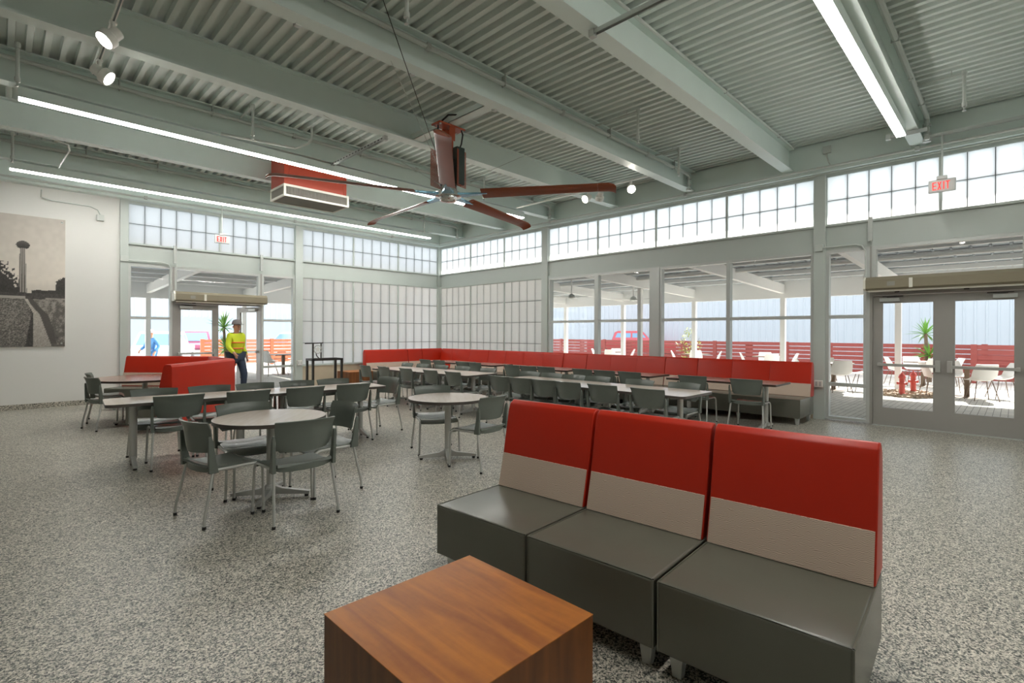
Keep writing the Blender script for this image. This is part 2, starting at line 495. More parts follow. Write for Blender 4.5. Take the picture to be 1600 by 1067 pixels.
# ---- ceiling: deck sheets between beams, beams, girders
ceil = struct('ceiling')
BY = [1.095 + 1.856 * k for k in range(-4, 7)]
def deck_profile(x0, x1):
    p = []; x = x0; q = 0.1512
    while x < x1 - 1e-6:
        p += [(x, ZD), (x + 0.056, ZD), (x + 0.066, ZD + 0.066), (x + 0.141, ZD + 0.066)]
        x += q
    p.append((x, ZD))
    return p
prof = deck_profile(XW, XB)
ys = [YS] + BY + [YA + 0.05]
for y0, y1 in zip(ys[:-1], ys[1:]):
    mb = MB().sweep(prof, [lambda a, b, y=y0: Vector((a, y, b)), lambda a, b, y=y1: Vector((a, y, b))], closed=False)
    part('deck_sheet', mb, 'deck', ceil)
part('roof_slab', MB().box(XW - 0.3, XB + 1.55, YS - 0.3, YA + 1.55, ZD + 0.075, ZD + 0.3), 'cwhite', ceil)  # unseen overhang, lengthened on two sides to shade the clerestory from the sun
def ibeam(mb, a, b, w, z0, z1, tf=0.018, tw=0.012):
    a = Vector(a); b = Vector(b)
    for zc, ww, hh in ((z0 + tf / 2, w, tf), (z1 - tf / 2, w, tf), ((z0 + z1) / 2, tw, z1 - z0 - 2 * tf)):
        mb.beam((a.x, a.y, zc), (b.x, b.y, zc), ww, hh)
for y in BY:
    mb = MB(); ibeam(mb, (XW, y, 0), (10.11, y, 0), 0.185, 4.45, ZD)
    part('roof_beam', mb, 'steel', ceil)
mb = MB(); ibeam(mb, (10.215, YS, 0), (10.215, YA, 0), 0.19, 4.34, ZD)
mb.box(10.115, 10.13, YS, YA, 4.36, ZD - 0.02)
part('edge_girder', mb, 'steel', ceil)
mb = MB(); ibeam(mb, (XW, 13.50, 0), (10.11, 13.50, 0), 0.19, 4.34, ZD)
mb.box(XW, 10.11, 13.40, 13.415, 4.36, ZD - 0.02)
part('edge_girder', mb, 'steel', ceil)
mb = MB(); mb.box(4.44, 4.62, 4.82 + 0.05, 6.665 - 0.05, 4.47, 4.475)
mb.box(4.44, 4.452, 4.86, 6.62, 4.47, 4.55); mb.box(4.608, 4.62, 4.86, 6.62, 4.47, 4.55)
part('cross_channel', mb, 'steel', ceil)

# ---- wall_back (plane Y = YA)
wa = struct('wall_back')
part('plaster', MB().box(XW, 1.80, YA, YA + 0.2, 0, 4.6), 'wall', wa)
part('column', MB().box(1.79, 1.93, YA - 0.05, YA + 0.2, 0, 4.34), 'trim', wa, bevel=0.004)
part('column', MB().box(5.50, 5.695, YA - 0.06, YA + 0.2, 0, 4.34), 'trim', wa, bevel=0.004)
part('column', MB().box(10.19, 10.40, YA - 0.04, YA + 0.2, 0, 4.34), 'trim', wa, bevel=0.004)
def spandrel_a(x0, x1):
    mb = MB(); mb.box(x0, x1, YA + 0.03, YA + 0.10, 3.0, 3.41)
    mb.box(x0, x1, YA - 0.02, YA + 0.12, 3.40, 3.43); mb.box(x0, x1, YA - 0.02, YA + 0.12, 2.98, 3.03)
    return mb
part('spandrel', spandrel_a(1.93, 5.50), 'trim', wa)
part('spandrel', spandrel_a(5.695, 10.19), 'trim', wa)
part('head_band', MB().box(1.93, 10.19, YA - 0.01, YA + 0.15, 4.285, 4.345), 'trim', wa)
part('knee_wall', MB().box(5.695, 10.19, YA - 0.03, YA + 0.2, 0, 0.60), 'concrete', wa)
part('sill', MB().box(5.695, 10.19, YA - 0.05, YA + 0.06, 0.60, 0.635), 'trim', wa)
bb = part('baseboard_back', MB().prism([(XW, YA - 0.012), (1.79, YA - 0.012), (1.79, YA), (XW, YA)], 0, 0.10), 'floor'); bb['kind'] = 'structure'

# ---- wall_right (plane X = XB)
wb = struct('wall_right')
for y0, y1 in ((8.84, 9.055), (2.39, 2.575), (-4.0, -3.8)):
    part('column', MB().box(XB - 0.05, XB + 0.2, y0, y1, 0, 4.34), 'trim', wb, bevel=0.004)
def spandrel_b(y0, y1):
    mb = MB(); mb.box(XB + 0.03, XB + 0.10, y0, y1, 3.0, 3.41)
    mb.box(XB - 0.02, XB + 0.12, y0, y1, 3.40, 3.43); mb.box(XB - 0.02, XB + 0.12, y0, y1, 2.98, 3.03)
    return mb
for y0, y1 in ((9.055, 13.56), (2.575, 8.84), (-3.8, 2.39)):
    part('spandrel', spandrel_b(y0, y1), 'trim', wb)
part('head_band', MB().box(XB - 0.01, XB + 0.15, YS, 13.56, 4.285, 4.345), 'trim', wb)
part('knee_wall', MB().box(XB - 0.03, XB + 0.2, 2.575, 13.56, 0, 0.60), 'concrete', wb)
part('sill', MB().box(XB - 0.05, XB + 0.06, 2.575, 13.56, 0.60, 0.635), 'trim', wb)
part('plaster', MB().box(XB, XB + 0.2, YS, -3.99, 0, 4.4), 'wall', wb)
part('plaster', MB().box(XB, XB + 0.2, -3.81, -0.82, 0, 3.0), 'wall', wb)
# ---- windows.  A-side uses u = X, B-side u = Y
def P3(side, u, d, z):     # d: depth outward from the inner wall plane
    return (u, YA + d, z) if side == 'A' else (XB + d, u, z)
def wbox(mb, side, u0, u1, d0, d1, z0, z1, mi=0):
    if side == 'A': mb.box(u0, u1, YA + d0, YA + d1, z0, z1, mi)
    else: mb.box(XB + d0, XB + d1, u0, u1, z0, z1, mi)
wn_i = [0]
def window(side):
    wn_i[0] += 1
    return struct('window_%d' % wn_i[0])
TRAY = {}
def tray(side, du, dz, mat='kalwall'):
    key = (side, round(du, 3), round(dz, 3), mat)
    if key not in TRAY:
        mb = MB(); t = 0.03
        a, b = du / 2, dz / 2
        if side == 'A':
            v = [(-a, 0, -b), (a, 0, -b), (a, 0, b), (-a, 0, b), (-a, t, -b), (a, t, -b), (a, t, b), (-a, t, b)]
        else:
            v = [(0, -a, -b), (0, a, -b), (0, a, b), (0, -a, b), (t, -a, -b), (t, a, -b), (t, a, b), (t, -a, b)]
        mb.add(v, [(0, 1, 2, 3), (0, 4, 5, 1), (1, 5, 6, 2), (2, 6, 7, 3), (3, 7, 4, 0)])
        TRAY[key] = mb.mesh('pane', mat)
    return TRAY[key]
def kalwall(side, u0, u1, z0, z1, ncol, nrow, heavy=5):
    root = window(side)
    du = (u1 - u0) / ncol; dz = (z1 - z0) / nrow
    for i in range(ncol):
        for j in range(nrow):
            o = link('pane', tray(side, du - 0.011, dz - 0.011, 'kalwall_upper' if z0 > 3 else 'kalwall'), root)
            o.location = P3(side, u0 + (i + 0.5) * du, 0.035, z0 + (j + 0.5) * dz)
    mb = MB()
    for i in range(1, ncol):
        if i % heavy: wbox(mb, side, u0 + i * du - 0.0058, u0 + i * du + 0.0058, 0.036, 0.07, z0, z1)
    for j in range(1, nrow):
        wbox(mb, side, u0, u1, 0.037, 0.07, z0 + j * dz - 0.0058, z0 + j * dz + 0.0058)
    part('glazing_grid', mb, 'darkline', root)
    for i in range(heavy, ncol, heavy):
        mb = MB(); wbox(mb, side, u0 + i * du - 0.02, u0 + i * du + 0.02, 0.01, 0.08, z0, z1)
        part('mullion', mb, 'trim', root)
    mb = MB(); e = 0.03
    wbox(mb, side, u0 - 0.001, u0 + 0.012, 0.0, 0.09, z0, z1); wbox(mb, side, u1 - 0.012, u1 + 0.001, 0.0, 0.09, z0, z1)
    wbox(mb, side, u0, u1, 0.0, 0.09, z0 - 0.001, z0 + 0.012); wbox(mb, side, u0, u1, 0.0, 0.09, z1 - 0.012, z1 + 0.001)
    part('frame', mb, 'trim', root)
    return root
kalwall('A', 1.935, 5.50, 3.43, 4.285, 12, 2, 6)
kalwall('A', 5.697, 10.19, 3.43, 4.285, 15, 2)
kalwall('A', 5.697, 10.19, 0.635, 2.98, 15, 4)
kalwall('B', 9.057, 13.56, 3.43, 4.285, 15, 2)
kalwall('B', 2.577, 8.84, 3.43, 4.285, 20, 2)
kalwall('B', -3.8, 2.388, 3.43, 4.285, 20, 2)
kalwall('B', 9.057, 13.56, 0.635, 2.98, 15, 4)
def clear_window(side, u0, u1, z0, z1, rails, us=(), fw=0.05, mat='alu'):
    root = window(side)
    mb = MB()
    wbox(mb, side, u0, u0 + fw, -0.015, 0.11, z0, z1); wbox(mb, side, u1 - fw, u1, -0.015, 0.11, z0, z1)
    wbox(mb, side, u0 + fw, u1 - fw, -0.015, 0.11, z0, z0 + fw); wbox(mb, side, u0 + fw, u1 - fw, -0.015, 0.11, z1 - fw, z1)
    part('frame', mb, mat, root)
    ue = [u0 + fw] + [v for w_ in us for v in (w_[0], w_[1])] + [u1 - fw]
    for a, b in us:
        mb = MB(); wbox(mb, side, a, b, -0.015, 0.11, z0 + fw, z1 - fw)
        part('mullion', mb, mat, root)
    zs = [z0 + fw] + [v for r_ in rails for v in (r_ - 0.03, r_ + 0.03)] + [z1 - fw]
    for r_ in rails:
        for k in range(0, len(ue), 2):
            mb = MB(); wbox(mb, side, ue[k], ue[k + 1], -0.01, 0.10, r_ - 0.03, r_ + 0.03)
            part('rail', mb, mat, root)
    for k in range(0, len(ue), 2):
        for q in range(0, len(zs), 2):
            mb = MB(); wbox(mb, side, ue[k], ue[k + 1], 0.045, 0.051, zs[q], zs[q + 1])
            part('pane', mb, 'glass', root)
    return root
clear_window('A', 1.93, 2.745, 0.02, 2.98, (0.62, 1.81))
clear_window('A', 4.665, 5.50, 0.02, 2.98, (0.62, 1.81))
clear_window('B', 5.80, 8.84, 0.635, 2.98, (1.81,), ((7.239, 7.353),))
clear_window('B', 2.577, 5.60, 0.635, 2.98, (1.81,), ((4.06, 4.136),))
part('mullion_post', MB().box(XB - 0.03, XB + 0.12, 5.60, 5.80, 0.635, 2.98), 'alu', wb)
clear_window('B', 1.742, 2.39, 0.02, 2.98, (0.63, 1.81))
clear_window('B', -0.80, -0.152, 0.02, 2.98, (0.63, 1.81))
# transoms over the doors
clear_window('A', 2.78, 4.63, 2.21, 2.98, ())
clear_window('B', -0.115, 1.705, 2.21, 2.98, ())
# plain walls behind the camera
w = part('wall_left', MB().box(XW - 0.2, XW, YS, YA + 0.2, 0, ZD + 0.05), 'wall'); w['kind'] = 'structure'
w = part('wall_front', MB().box(XW, XB + 0.2, YS - 0.2, YS, 0, ZD + 0.05), 'wall'); w['kind'] = 'structure'
# door frames
tr = part('trim_1', MB().box(2.745, 2.78, YA - 0.02, YA + 0.12, 0, 2.98).box(4.63, 4.665, YA - 0.02, YA + 0.12, 0, 2.98).box(2.78, 4.63, YA - 0.02, YA + 0.12, 2.155, 2.21), 'doorpaint'); tr['kind'] = 'structure'
tr = part('trim_2', MB().box(XB - 0.02, XB + 0.12, 1.705, 1.742, 0, 2.98).box(XB - 0.02, XB + 0.12, -0.152, -0.115, 0, 2.98).box(XB - 0.02, XB + 0.12, -0.115, 1.705, 2.155, 2.21), 'doorpaint'); tr['kind'] = 'structure'
tr = part('trim_3', MB().box(XB - 0.06, XB + 0.14, -0.115, 1.705, 0.0, 0.012), 'alu'); tr['kind'] = 'structure'

def door(n, loc, rz, s, width=0.915, bar=True):
    root = struct('door_%d' % n, loc, rz)
    h0, h1 = 0.014, 2.15
    def X(a, b): return (a, b) if s > 0 else (-b, -a)
    st = 0.135
    mb = MB()
    for a, b, z0, z1 in ((0.003, st, h0, h1), (width - st, width - 0.003, h0, h1), (st, width - st, h0, 0.30), (st, width - st, 2.02, h1)):
        x0, x1 = X(a, b); mb.box(x0, x1, 0.02, 0.065, z0, z1)
    part('door_frame', mb, 'doorpaint', root)
    x0, x1 = X(st, width - st)
    part('pane', MB().box(x0, x1, 0.039, 0.046, 0.30, 2.02), 'glass', root)
    mb = MB(); x0, x1 = X(0.07, width - 0.10); mb.box(x0, x1, -0.045, -0.005, 0.985, 1.03)
    x0, x1 = X(0.07, 0.11); mb.box(x0, x1, -0.03, 0.02, 0.975, 1.04)
    b_ = part('push_bar', mb, 'chrome', root, bevel=0.004)
    x0, x1 = X(width - 0.105, width - 0.045)
    part('latch_case', MB().box(x0, x1, -0.04, 0.02, 0.92, 1.10), 'chrome', root, bevel=0.006)
    x0, x1 = X(0.10, 0.36)
    c_ = part('door_closer', MB().box(x0, x1, -0.045, 0.02, 2.045, 2.105), 'alu', root, bevel=0.004)
    a0 = 0.2 if s > 0 else -0.2; a1 = 0.42 if s > 0 else -0.42; a2 = 0.14 if s > 0 else -0.14
    part('closer_arm', MB().beam((a0, -0.03, 2.115), (a1, -0.09, 2.12), 0.022, 0.008).beam((a1, -0.09, 2.125), (a2, -0.02, 2.13), 0.022, 0.008), 'black', c_)
    return root
door(1, (2.78, YA, 0), 0, 1)
door(2, (4.63, YA + 0.06, 0), R(-72), -1)
door(3, (XB, 1.705, 0), R(-90), 1)
door(4, (XB, -0.115, 0), R(-90), -1)

# ================================================================== EXTERIOR
gd = part('ground', MB().box(-40, 70, -40, 80, -0.4, -0.21), pbr('asphalt', srgb(176, 174, 170), 0.9, noise=0.1, scale=3)); gd['kind'] = 'structure'
pv = part('patio_paving', MB().box(XB + 0.15, 24.0, -12, 28, -0.21, -0.01).box(-8, XB + 0.15, YA + 0.15, 28, -0.21, -0.01), 'pavers'); pv['kind'] = 'structure'

# canopy on the right side: posts, sloping beams, purlins, roof sheet
def zc(d):   # underside of the canopy sheet at distance d from the wall
    return 3.40 - 0.035 * d
cp = thing('patio_canopy', 'white steel patio canopy outside the window wall on the right', 'canopy', (0, 0, 0))
DX = 7.18
for y in (-6.5, -3.55, -0.62, 2.31, 5.24, 8.16, 11.1, 14.0, 17.0):
    mb = MB(); mb.beam((XB + 0.35, y, zc(0.35) - 0.22), (XB + DX + 0.3, y, zc(DX + 0.3) - 0.22), 0.12, 0.28)
    part('rafter', mb, 'cwhite', cp)
    mb = MB(); mb.box(XB + DX - 0.07, XB + DX + 0.07, y - 0.07, y + 0.07, -0.01, zc(DX) - 0.50)
    part('post', mb, 'cwhite', cp)
for y in (2.43, 8.3, 14.2):
    part('post', MB().box(13.95, 14.07, y - 0.06, y + 0.06, -0.01, zc(3.7) - 0.35), 'cwhite', cp)
for d in (0.5, 1.6, 2.7, 3.8, 4.9, 6.0):
    mb = MB(); mb.box(XB + d - 0.04, XB + d + 0.04, -8, 19, zc(d) - 0.09, zc(d) + 0.02)
    part('purlin', mb, 'cwhite', cp)
part('fascia_beam', MB().box(XB + DX - 0.08, XB + DX + 0.08, -8, 19, zc(DX) - 0.50, zc(DX) + 0.05), 'cwhite', cp)
mb = MB()
for k in range(90):
    y0 = -8 + 0.3 * k
    mb.add([(XB + 0.2, y0, zc(0.2) + 0.03), (XB + 7.6, y0, zc(7.6) + 0.03), (XB + 7.6, y0 + 0.24, zc(7.6) + 0.03), (XB + 0.2, y0 + 0.24, zc(0.2) + 0.03),
            (XB + 7.6, y0 + 0.27, zc(7.6) + 0.07), (XB + 0.2, y0 + 0.27, zc(0.2) + 0.07), (XB + 7.6, y0 + 0.3, zc(7.6) + 0.03), (XB + 0.2, y0 + 0.3, zc(0.2) + 0.03)],
           [(0, 1, 2, 3), (3, 2, 4, 5), (5, 4, 6, 7)])
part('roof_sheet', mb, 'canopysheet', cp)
for d in (1.1, 3.2):
    mb = MB(); mb.tube([(XB + d, -8, zc(d) - 0.14), (XB + d, 19, zc(d) - 0.14)], 0.05, 10)
    part('sprinkler_pipe', mb, 'cwhite', cp, smooth=True)
# canopy behind the back wall
cq = thing('patio_canopy', 'white steel patio canopy outside the far door on the left', 'canopy', (0, 0, 0))
for x in (-2.5, 0.5, 3.5, 6.5, 9.5):
    part('rafter', MB().beam((x, YA + 0.35, zc(0.35) - 0.2), (x, YA + DX + 0.3, zc(DX + 0.3) - 0.2), 0.12, 0.28), 'cwhite', cq)
    part('post', MB().box(x - 0.07, x + 0.07, YA + DX - 0.07, YA + DX + 0.07, -0.01, zc(DX) - 0.50), 'cwhite', cq)
for d in (0.5, 1.6, 2.7, 3.8, 4.9, 6.0):
    part('purlin', MB().box(-4, XB - 0.1, YA + d - 0.04, YA + d + 0.04, zc(d) - 0.09, zc(d) + 0.02), 'cwhite', cq)
part('fascia_beam', MB().box(-4, XB - 0.1, YA + DX - 0.08, YA + DX + 0.08, zc(DX) - 0.50, zc(DX) + 0.05), 'cwhite', cq)
part('roof_sheet', MB().add([(-4, YA + 0.2, zc(0.2) + 0.04), (XB, YA + 0.2, zc(0.2) + 0.04), (XB, YA + 7.6, zc(7.6) + 0.04), (-4, YA + 7.6, zc(7.6) + 0.04),
                             (-4, YA + 0.2, zc(0.2) + 0.08), (XB, YA + 0.2, zc(0.2) + 0.08), (XB, YA + 7.6, zc(7.6) + 0.08), (-4, YA + 7.6, zc(7.6) + 0.08)],
                            [(0, 3, 2, 1), (4, 5, 6, 7), (0, 1, 5, 4), (1, 2, 6, 5), (2, 3, 7, 6), (3, 0, 4, 7)]), 'canopysheet', cq)

# ribbed metal buildings beyond
def ribbed(n, pitch, fn, z0, z1):
    mb = MB(); p = []
    for k in range(n):
        u = k * pitch
        p += [(u, 0), (u + pitch * 0.72, 0), (u + pitch * 0.80, -0.035), (u + pitch * 0.92, -0.035)]
    p.append((n * pitch, 0))
    mb.sweep(p, [lambda a, b: fn(a, b, z0), lambda a, b: fn(a, b, z1)], closed=False)
    return mb
bd = thing('warehouse', 'long white ribbed metal building beyond the red slat fence', 'building', (29, 0, -0.2))
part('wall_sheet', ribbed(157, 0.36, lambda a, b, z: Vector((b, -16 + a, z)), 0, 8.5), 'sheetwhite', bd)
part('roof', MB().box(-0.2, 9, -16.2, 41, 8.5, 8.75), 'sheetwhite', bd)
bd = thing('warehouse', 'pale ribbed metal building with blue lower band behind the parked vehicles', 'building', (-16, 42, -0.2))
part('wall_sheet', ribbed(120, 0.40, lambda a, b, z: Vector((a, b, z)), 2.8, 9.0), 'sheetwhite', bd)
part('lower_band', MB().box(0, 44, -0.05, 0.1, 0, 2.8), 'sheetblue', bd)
part('roof', MB().box(0, 44, -0.2, 9, 9.0, 9.2), 'sheetwhite', bd)

# slat fences
SL = {}
def fence(label, p0, ang, npan, mat='fence', pl=2.92, h=1.2):
    root = thing('slat_fence', label, 'fence', (p0[0], p0[1], -0.01), R(ang))
    if mat not in SL:
        SL[mat] = (MB().box(0.06, pl - 0.06, -0.015, 0.015, 0, 0.135).mesh('slat', mat, 0.004), MB().box(-0.075, 0.075, -0.05, 0.035, 0, h + 0.02).mesh('post', mat, 0.005),
                   MB().box(-0.15, 0.15, -0.022, -0.016, 0, h).mesh('batten', mat))
    for k in range(npan):
        for j in range(7):
            o = link('slat', SL[mat][0], root); o.location = (k * pl, random.uniform(-0.004, 0.004), 0.10 + j * 0.160)
    for k in range(npan + 1):
        o = link('post', SL[mat][1], root); o.location = (k * pl, 0, 0)
    for k in range(npan):
        o = link('batten', SL[mat][2], root); o.location = ((k + 0.5) * pl, 0.0, 0)
    return root
fence('long red horizontal slat fence across the patio in front of white building', (22.3, -2.2), 90, 9)
fence('short nearer red slat fence panel seen through the right door leaf', (21.5, -1.98), 90, 1)
fence('orange slat fence seen through the sidelight right of the far door', (6.2, 25.2), 0, 4, 'fence2')

# hydrant standpipes and gravel
def hydrant(loc, label):
    root = thing('standpipe', label, 'standpipe', loc, 0, 'red standpipes in the gravel bed')
    part('barrel', MB().lathe([(0.14, 0), (0.14, 0.06), (0.095, 0.08), (0.095, 0.42), (0.13, 0.44), (0.13, 0.50), (0.09, 0.52), (0.09, 0.66), (0.12, 0.68), (0.12, 0.72), (0.09, 0.80), (0.03, 0.86), (0.03, 0.90)], 16), 'hydrant', root, smooth=True)
    for a in (0, 90, 180, 270):
        c, s_ = math.cos(R(a)), math.sin(R(a))
        part('outlet', MB().tube([(c * 0.07, s_ * 0.07, 0.47), (c * 0.17, s_ * 0.17, 0.47), (c * 0.171, s_ * 0.171, 0.47)], [0.055, 0.055, 0.04], 10), 'hydrant', root, smooth=True)
    root.scale = (0.64, 0.64, 0.64)
    return root
hydrant((15.86, 2.02, -0.01), 'left and nearer of the two red standpipes in the gravel outside the door')
hydrant((16.75, 1.90, -0.01), 'right and farther of the two red standpipes in the gravel outside the door')
mb = MB()
for k in range(420):
    a = random.random() * 2 * PI; r = math.sqrt(random.random())
    x = 16.25 + 1.0 * r * math.cos(a); y = 1.95 + 0.75 * r * math.sin(a); s_ = random.uniform(0.02, 0.05)
    q = Matrix.Translation((x, y, s_ * 0.3)) @ Matrix.Rotation(random.random() * 6, 4, 'Z') @ Matrix.Rotation(random.random(), 4, 'X')
    mb.obox(q, s_ * 1.6, s_ * 1.2, s_)
tag(part('gravel_bed', mb, 'gravel'), 'patch of loose gravel around the two red standpipes', 'gravel', kind='stuff')

# yuccas
LEAFM = MB().add([(-0.02, 0, 0), (0.02, 0, 0), (0.028, 0.28, 0.03), (0, 0.6, 0.0), (-0.028, 0.28, 0.03), (0, 0.02, -0.012), (0, 0.3, 0.012)],
                 [(0, 5, 6, 4), (5, 1, 2, 6), (4, 6, 3), (6, 2, 3), (0, 1, 5)]).mesh('leaf', 'leafgreen')
def yucca(loc, label, heads, sc=1.0):
    root = thing('yucca', label, 'plant', loc)
    mb = MB()
    for hx, hy, hz in heads:
        mb.tube([(0, 0, 0), (hx * 0.6, hy * 0.6, hz * 0.5), (hx, hy, hz)], [0.07, 0.055, 0.045], 8)
    part('trunk', mb, 'bark', root, smooth=True)
    for hx, hy, hz in heads:
        for k in range(34):
            o = link('leaf', LEAFM, root)
            o.location = (hx, hy, hz)
            o.rotation_euler = (R(random.uniform(-35, 80)), 0, random.random() * 2 * PI)
            s_ = sc * random.uniform(0.8, 1.15); o.scale = (s_, s_, s_)
yucca((21.0, 1.98, -0.01), 'spiky green yucca by the fence behind the red standpipes', ((0, 0, 0.85), (0.08, 0.1, 1.55)), 0.9)
yucca((6.0, 21.0, -0.01), 'spiky yellow-green yucca outside the far door beside person', ((0, 0, 0.9), (-0.1, 0.1, 1.7)), 1.1)
# small tree
root = thing('small_tree', 'thin young tree with yellow-green leaves in front of the slat fence', 'tree', (20.6, 9.85, -0.01))
mb = MB()
for k in range(5):
    a = k * 1.3
    mb.tube([(0, 0, 0), (0.15 * math.cos(a), 0.15 * math.sin(a), 0.7), (0.4 * math.cos(a), 0.4 * math.sin(a), 1.35)], [0.02, 0.014, 0.006], 6)
part('stem', mb, 'bark', root)
mb = MB()
for k in range(260):
    z = random.uniform(0.35, 1.75); rad = 0.55 * (1 - abs(z - 1.0) / 1.1)
    a = random.random() * 2 * PI; rr = rad * math.sqrt(random.random())
    q = Matrix.Translation((rr * math.cos(a), rr * math.sin(a), z)) @ Matrix.Rotation(random.random() * 6, 4, 'Z') @ Matrix.Rotation(random.uniform(-1, 1), 4, 'X')
    mb.add([q @ Vector(p) for p in ((0, 0, 0), (0.03, 0.05, 0.006), (0, 0.12, 0), (-0.03, 0.05, 0.006))], [(0, 1, 2, 3)])
fo = part('foliage', mb, 'leafyellow', root); fo['kind'] = 'stuff'

# vehicles
def pickup(label, loc, rz, paint, truck=True, sc=1.0):
    root = thing('pickup_truck' if truck else 'car', label, 'truck' if truck else 'car', loc, R(rz))
    L_, W_ = 5.2, 0.95
    if truck:
        body = [(-2.6, 0.45), (2.55, 0.45), (2.6, 0.75), (2.5, 1.02), (1.25, 1.10), (-2.6, 1.08)]
        cab = [(1.25, 1.08), (0.75, 1.66), (0.55, 1.74), (-0.75, 1.74), (-0.95, 1.66), (-1.15, 1.08)]
    else:
        body = [(-2.2, 0.40), (2.2, 0.40), (2.3, 0.70), (2.15, 0.88), (1.1, 1.02), (-2.2, 1.02), (-2.3, 0.75)]
        cab = [(1.15, 1.0), (0.55, 1.52), (0.3, 1.58), (-1.4, 1.58), (-1.7, 1.5), (-2.15, 1.0)]
    mb = MB(); n = len(body)
    mb.add([(x, -W_, z) for x, z in body] + [(x, W_, z) for x, z in body], [tuple(range(n)), tuple(range(2 * n - 1, n - 1, -1))] + [(j, (j + 1) % n, n + (j + 1) % n, n + j) for j in range(n)])
    part('body', mb, paint, root, bevel=0.06, smooth=True, seg=3)
    mb = MB(); n = len(cab)
    yw = [W_ * 0.96 - (z - 1.0) * 0.22 for x, z in cab]
    mb.add([(x, -w_, z) for (x, z), w_ in zip(cab, yw)] + [(x, w_, z) for (x, z), w_ in zip(cab, yw)], [tuple(range(n)), tuple(range(2 * n - 1, n - 1, -1))] + [(j, (j + 1) % n, n + (j + 1) % n, n + j) for j in range(n)])
    part('cabin', mb, paint, root, bevel=0.04, smooth=True)
    def quad(name, pts):
        a = Vector(pts[0]); nrm = (Vector(pts[1]) - a).cross(Vector(pts[3]) - a).normalized() * 0.012
        vs_ = [Vector(p) + nrm for p in pts] + [Vector(p) - nrm for p in pts]
        part(name, MB().add(vs_, [(0, 1, 2, 3), (7, 6, 5, 4), (0, 4, 5, 1), (1, 5, 6, 2), (2, 6, 7, 3), (3, 7, 4, 0)]), 'carglass', root)
    x0, z0 = cab[0]; x1, z1 = cab[1]
    w0, w1 = yw[0] * 0.86, yw[1] * 0.86
    f = lambda t: (x0 + (x1 - x0) * t, z0 + (z1 - z0) * t)
    a, b = f(0.12), f(0.95)
    quad('windshield', [(a[0] + 0.01, -w0, a[1]), (a[0] + 0.01, w0, a[1]), (b[0] + 0.01, w1, b[1]), (b[0] + 0.01, -w1, b[1])])
    x2, z2 = cab[-1]; x3, z3 = cab[-2]
    g = lambda t: (x2 + (x3 - x2) * t, z2 + (z3 - z2) * t)
    a, b = g(0.15), g(0.95)
    quad('rear_window', [(a[0] - 0.01, -w0, a[1]), (a[0] - 0.01, w0, a[1]), (b[0] - 0.01, w1, b[1]), (b[0] - 0.01, -w1, b[1])])
    for s_ in (-1, 1):
        for xa, xb in ((x0 - 0.18, (x0 + x2) / 2 + 0.05), ((x0 + x2) / 2 - 0.05, x2 + 0.14)):
            k = 0.42 if xa > xb else -0.42
            xt0 = xa - (0.42 if xa == x0 - 0.18 else 0.0); xt1 = xb + (0.22 if xb == x2 + 0.14 else 0.0)
            wl_, wt_ = yw[0] * 0.99 + 0.005, yw[1] * 0.99 + 0.012
            quad('side_window', [(xa, s_ * (wl_ - 0.02), 1.12), (xb, s_ * (wl_ - 0.02), 1.12), (xt1, s_ * wt_, z1 - 0.06), (xt0, s_ * wt_, z1 - 0.06)])
        for xw in (1.65 if truck else 1.4, -1.6 if truck else -1.35):
            wm = MB().lathe([(0.20, -0.12), (0.36, -0.12), (0.38, -0.08), (0.38, 0.08), (0.36, 0.12), (0.20, 0.12), (0.19, 0.09)], 18)
            o = part('wheel', wm, 'tyre', root, smooth=True); o.rotation_euler = (R(90), 0, 0); o.location = (xw, s_ * 0.86, 0.38)
    part('bumper', MB().box(2.5 if truck else 2.2, 2.68 if truck else 2.36, -0.9, 0.9, 0.42, 0.62), 'chrome', root, bevel=0.03)
    part('bumper', MB().box(-2.72 if truck else -2.4, -2.58 if truck else -2.22, -0.9, 0.9, 0.42, 0.62), 'chrome', root, bevel=0.03)
    for s_ in (-1, 1):
        part('headlight', MB().box(2.5 if truck else 2.16, 2.6 if truck else 2.29, s_ * 0.72 - 0.16, s_ * 0.72 + 0.16, 0.74, 0.92), 'whitepl', root, bevel=0.02)
        part('tail_light', MB().box(-2.63 if truck else -2.31, -2.57 if truck else -2.2, s_ * 0.82 - 0.08, s_ * 0.82 + 0.08, 0.70, 1.02), 'hydrant', root, bevel=0.01)
    root.scale = (sc, sc, sc)
    return root
pickup('white pickup truck parked beyond the sidelight left of the far door', (5.2, 27.6, -0.21), 250, 'carwhite')
pickup('maroon car parked behind the closed leaf of the far door', (8.3, 36.0, -0.21), 255, 'carmaroon', False, 1.12)
pickup('white pickup truck behind the orange slat fence right of the far door', (12.2, 29.5, -0.21), 190, 'carwhite')
pickup('red pickup truck parked behind the red slat fence', (27.2, 16.7, -0.06), -62, 'carred')

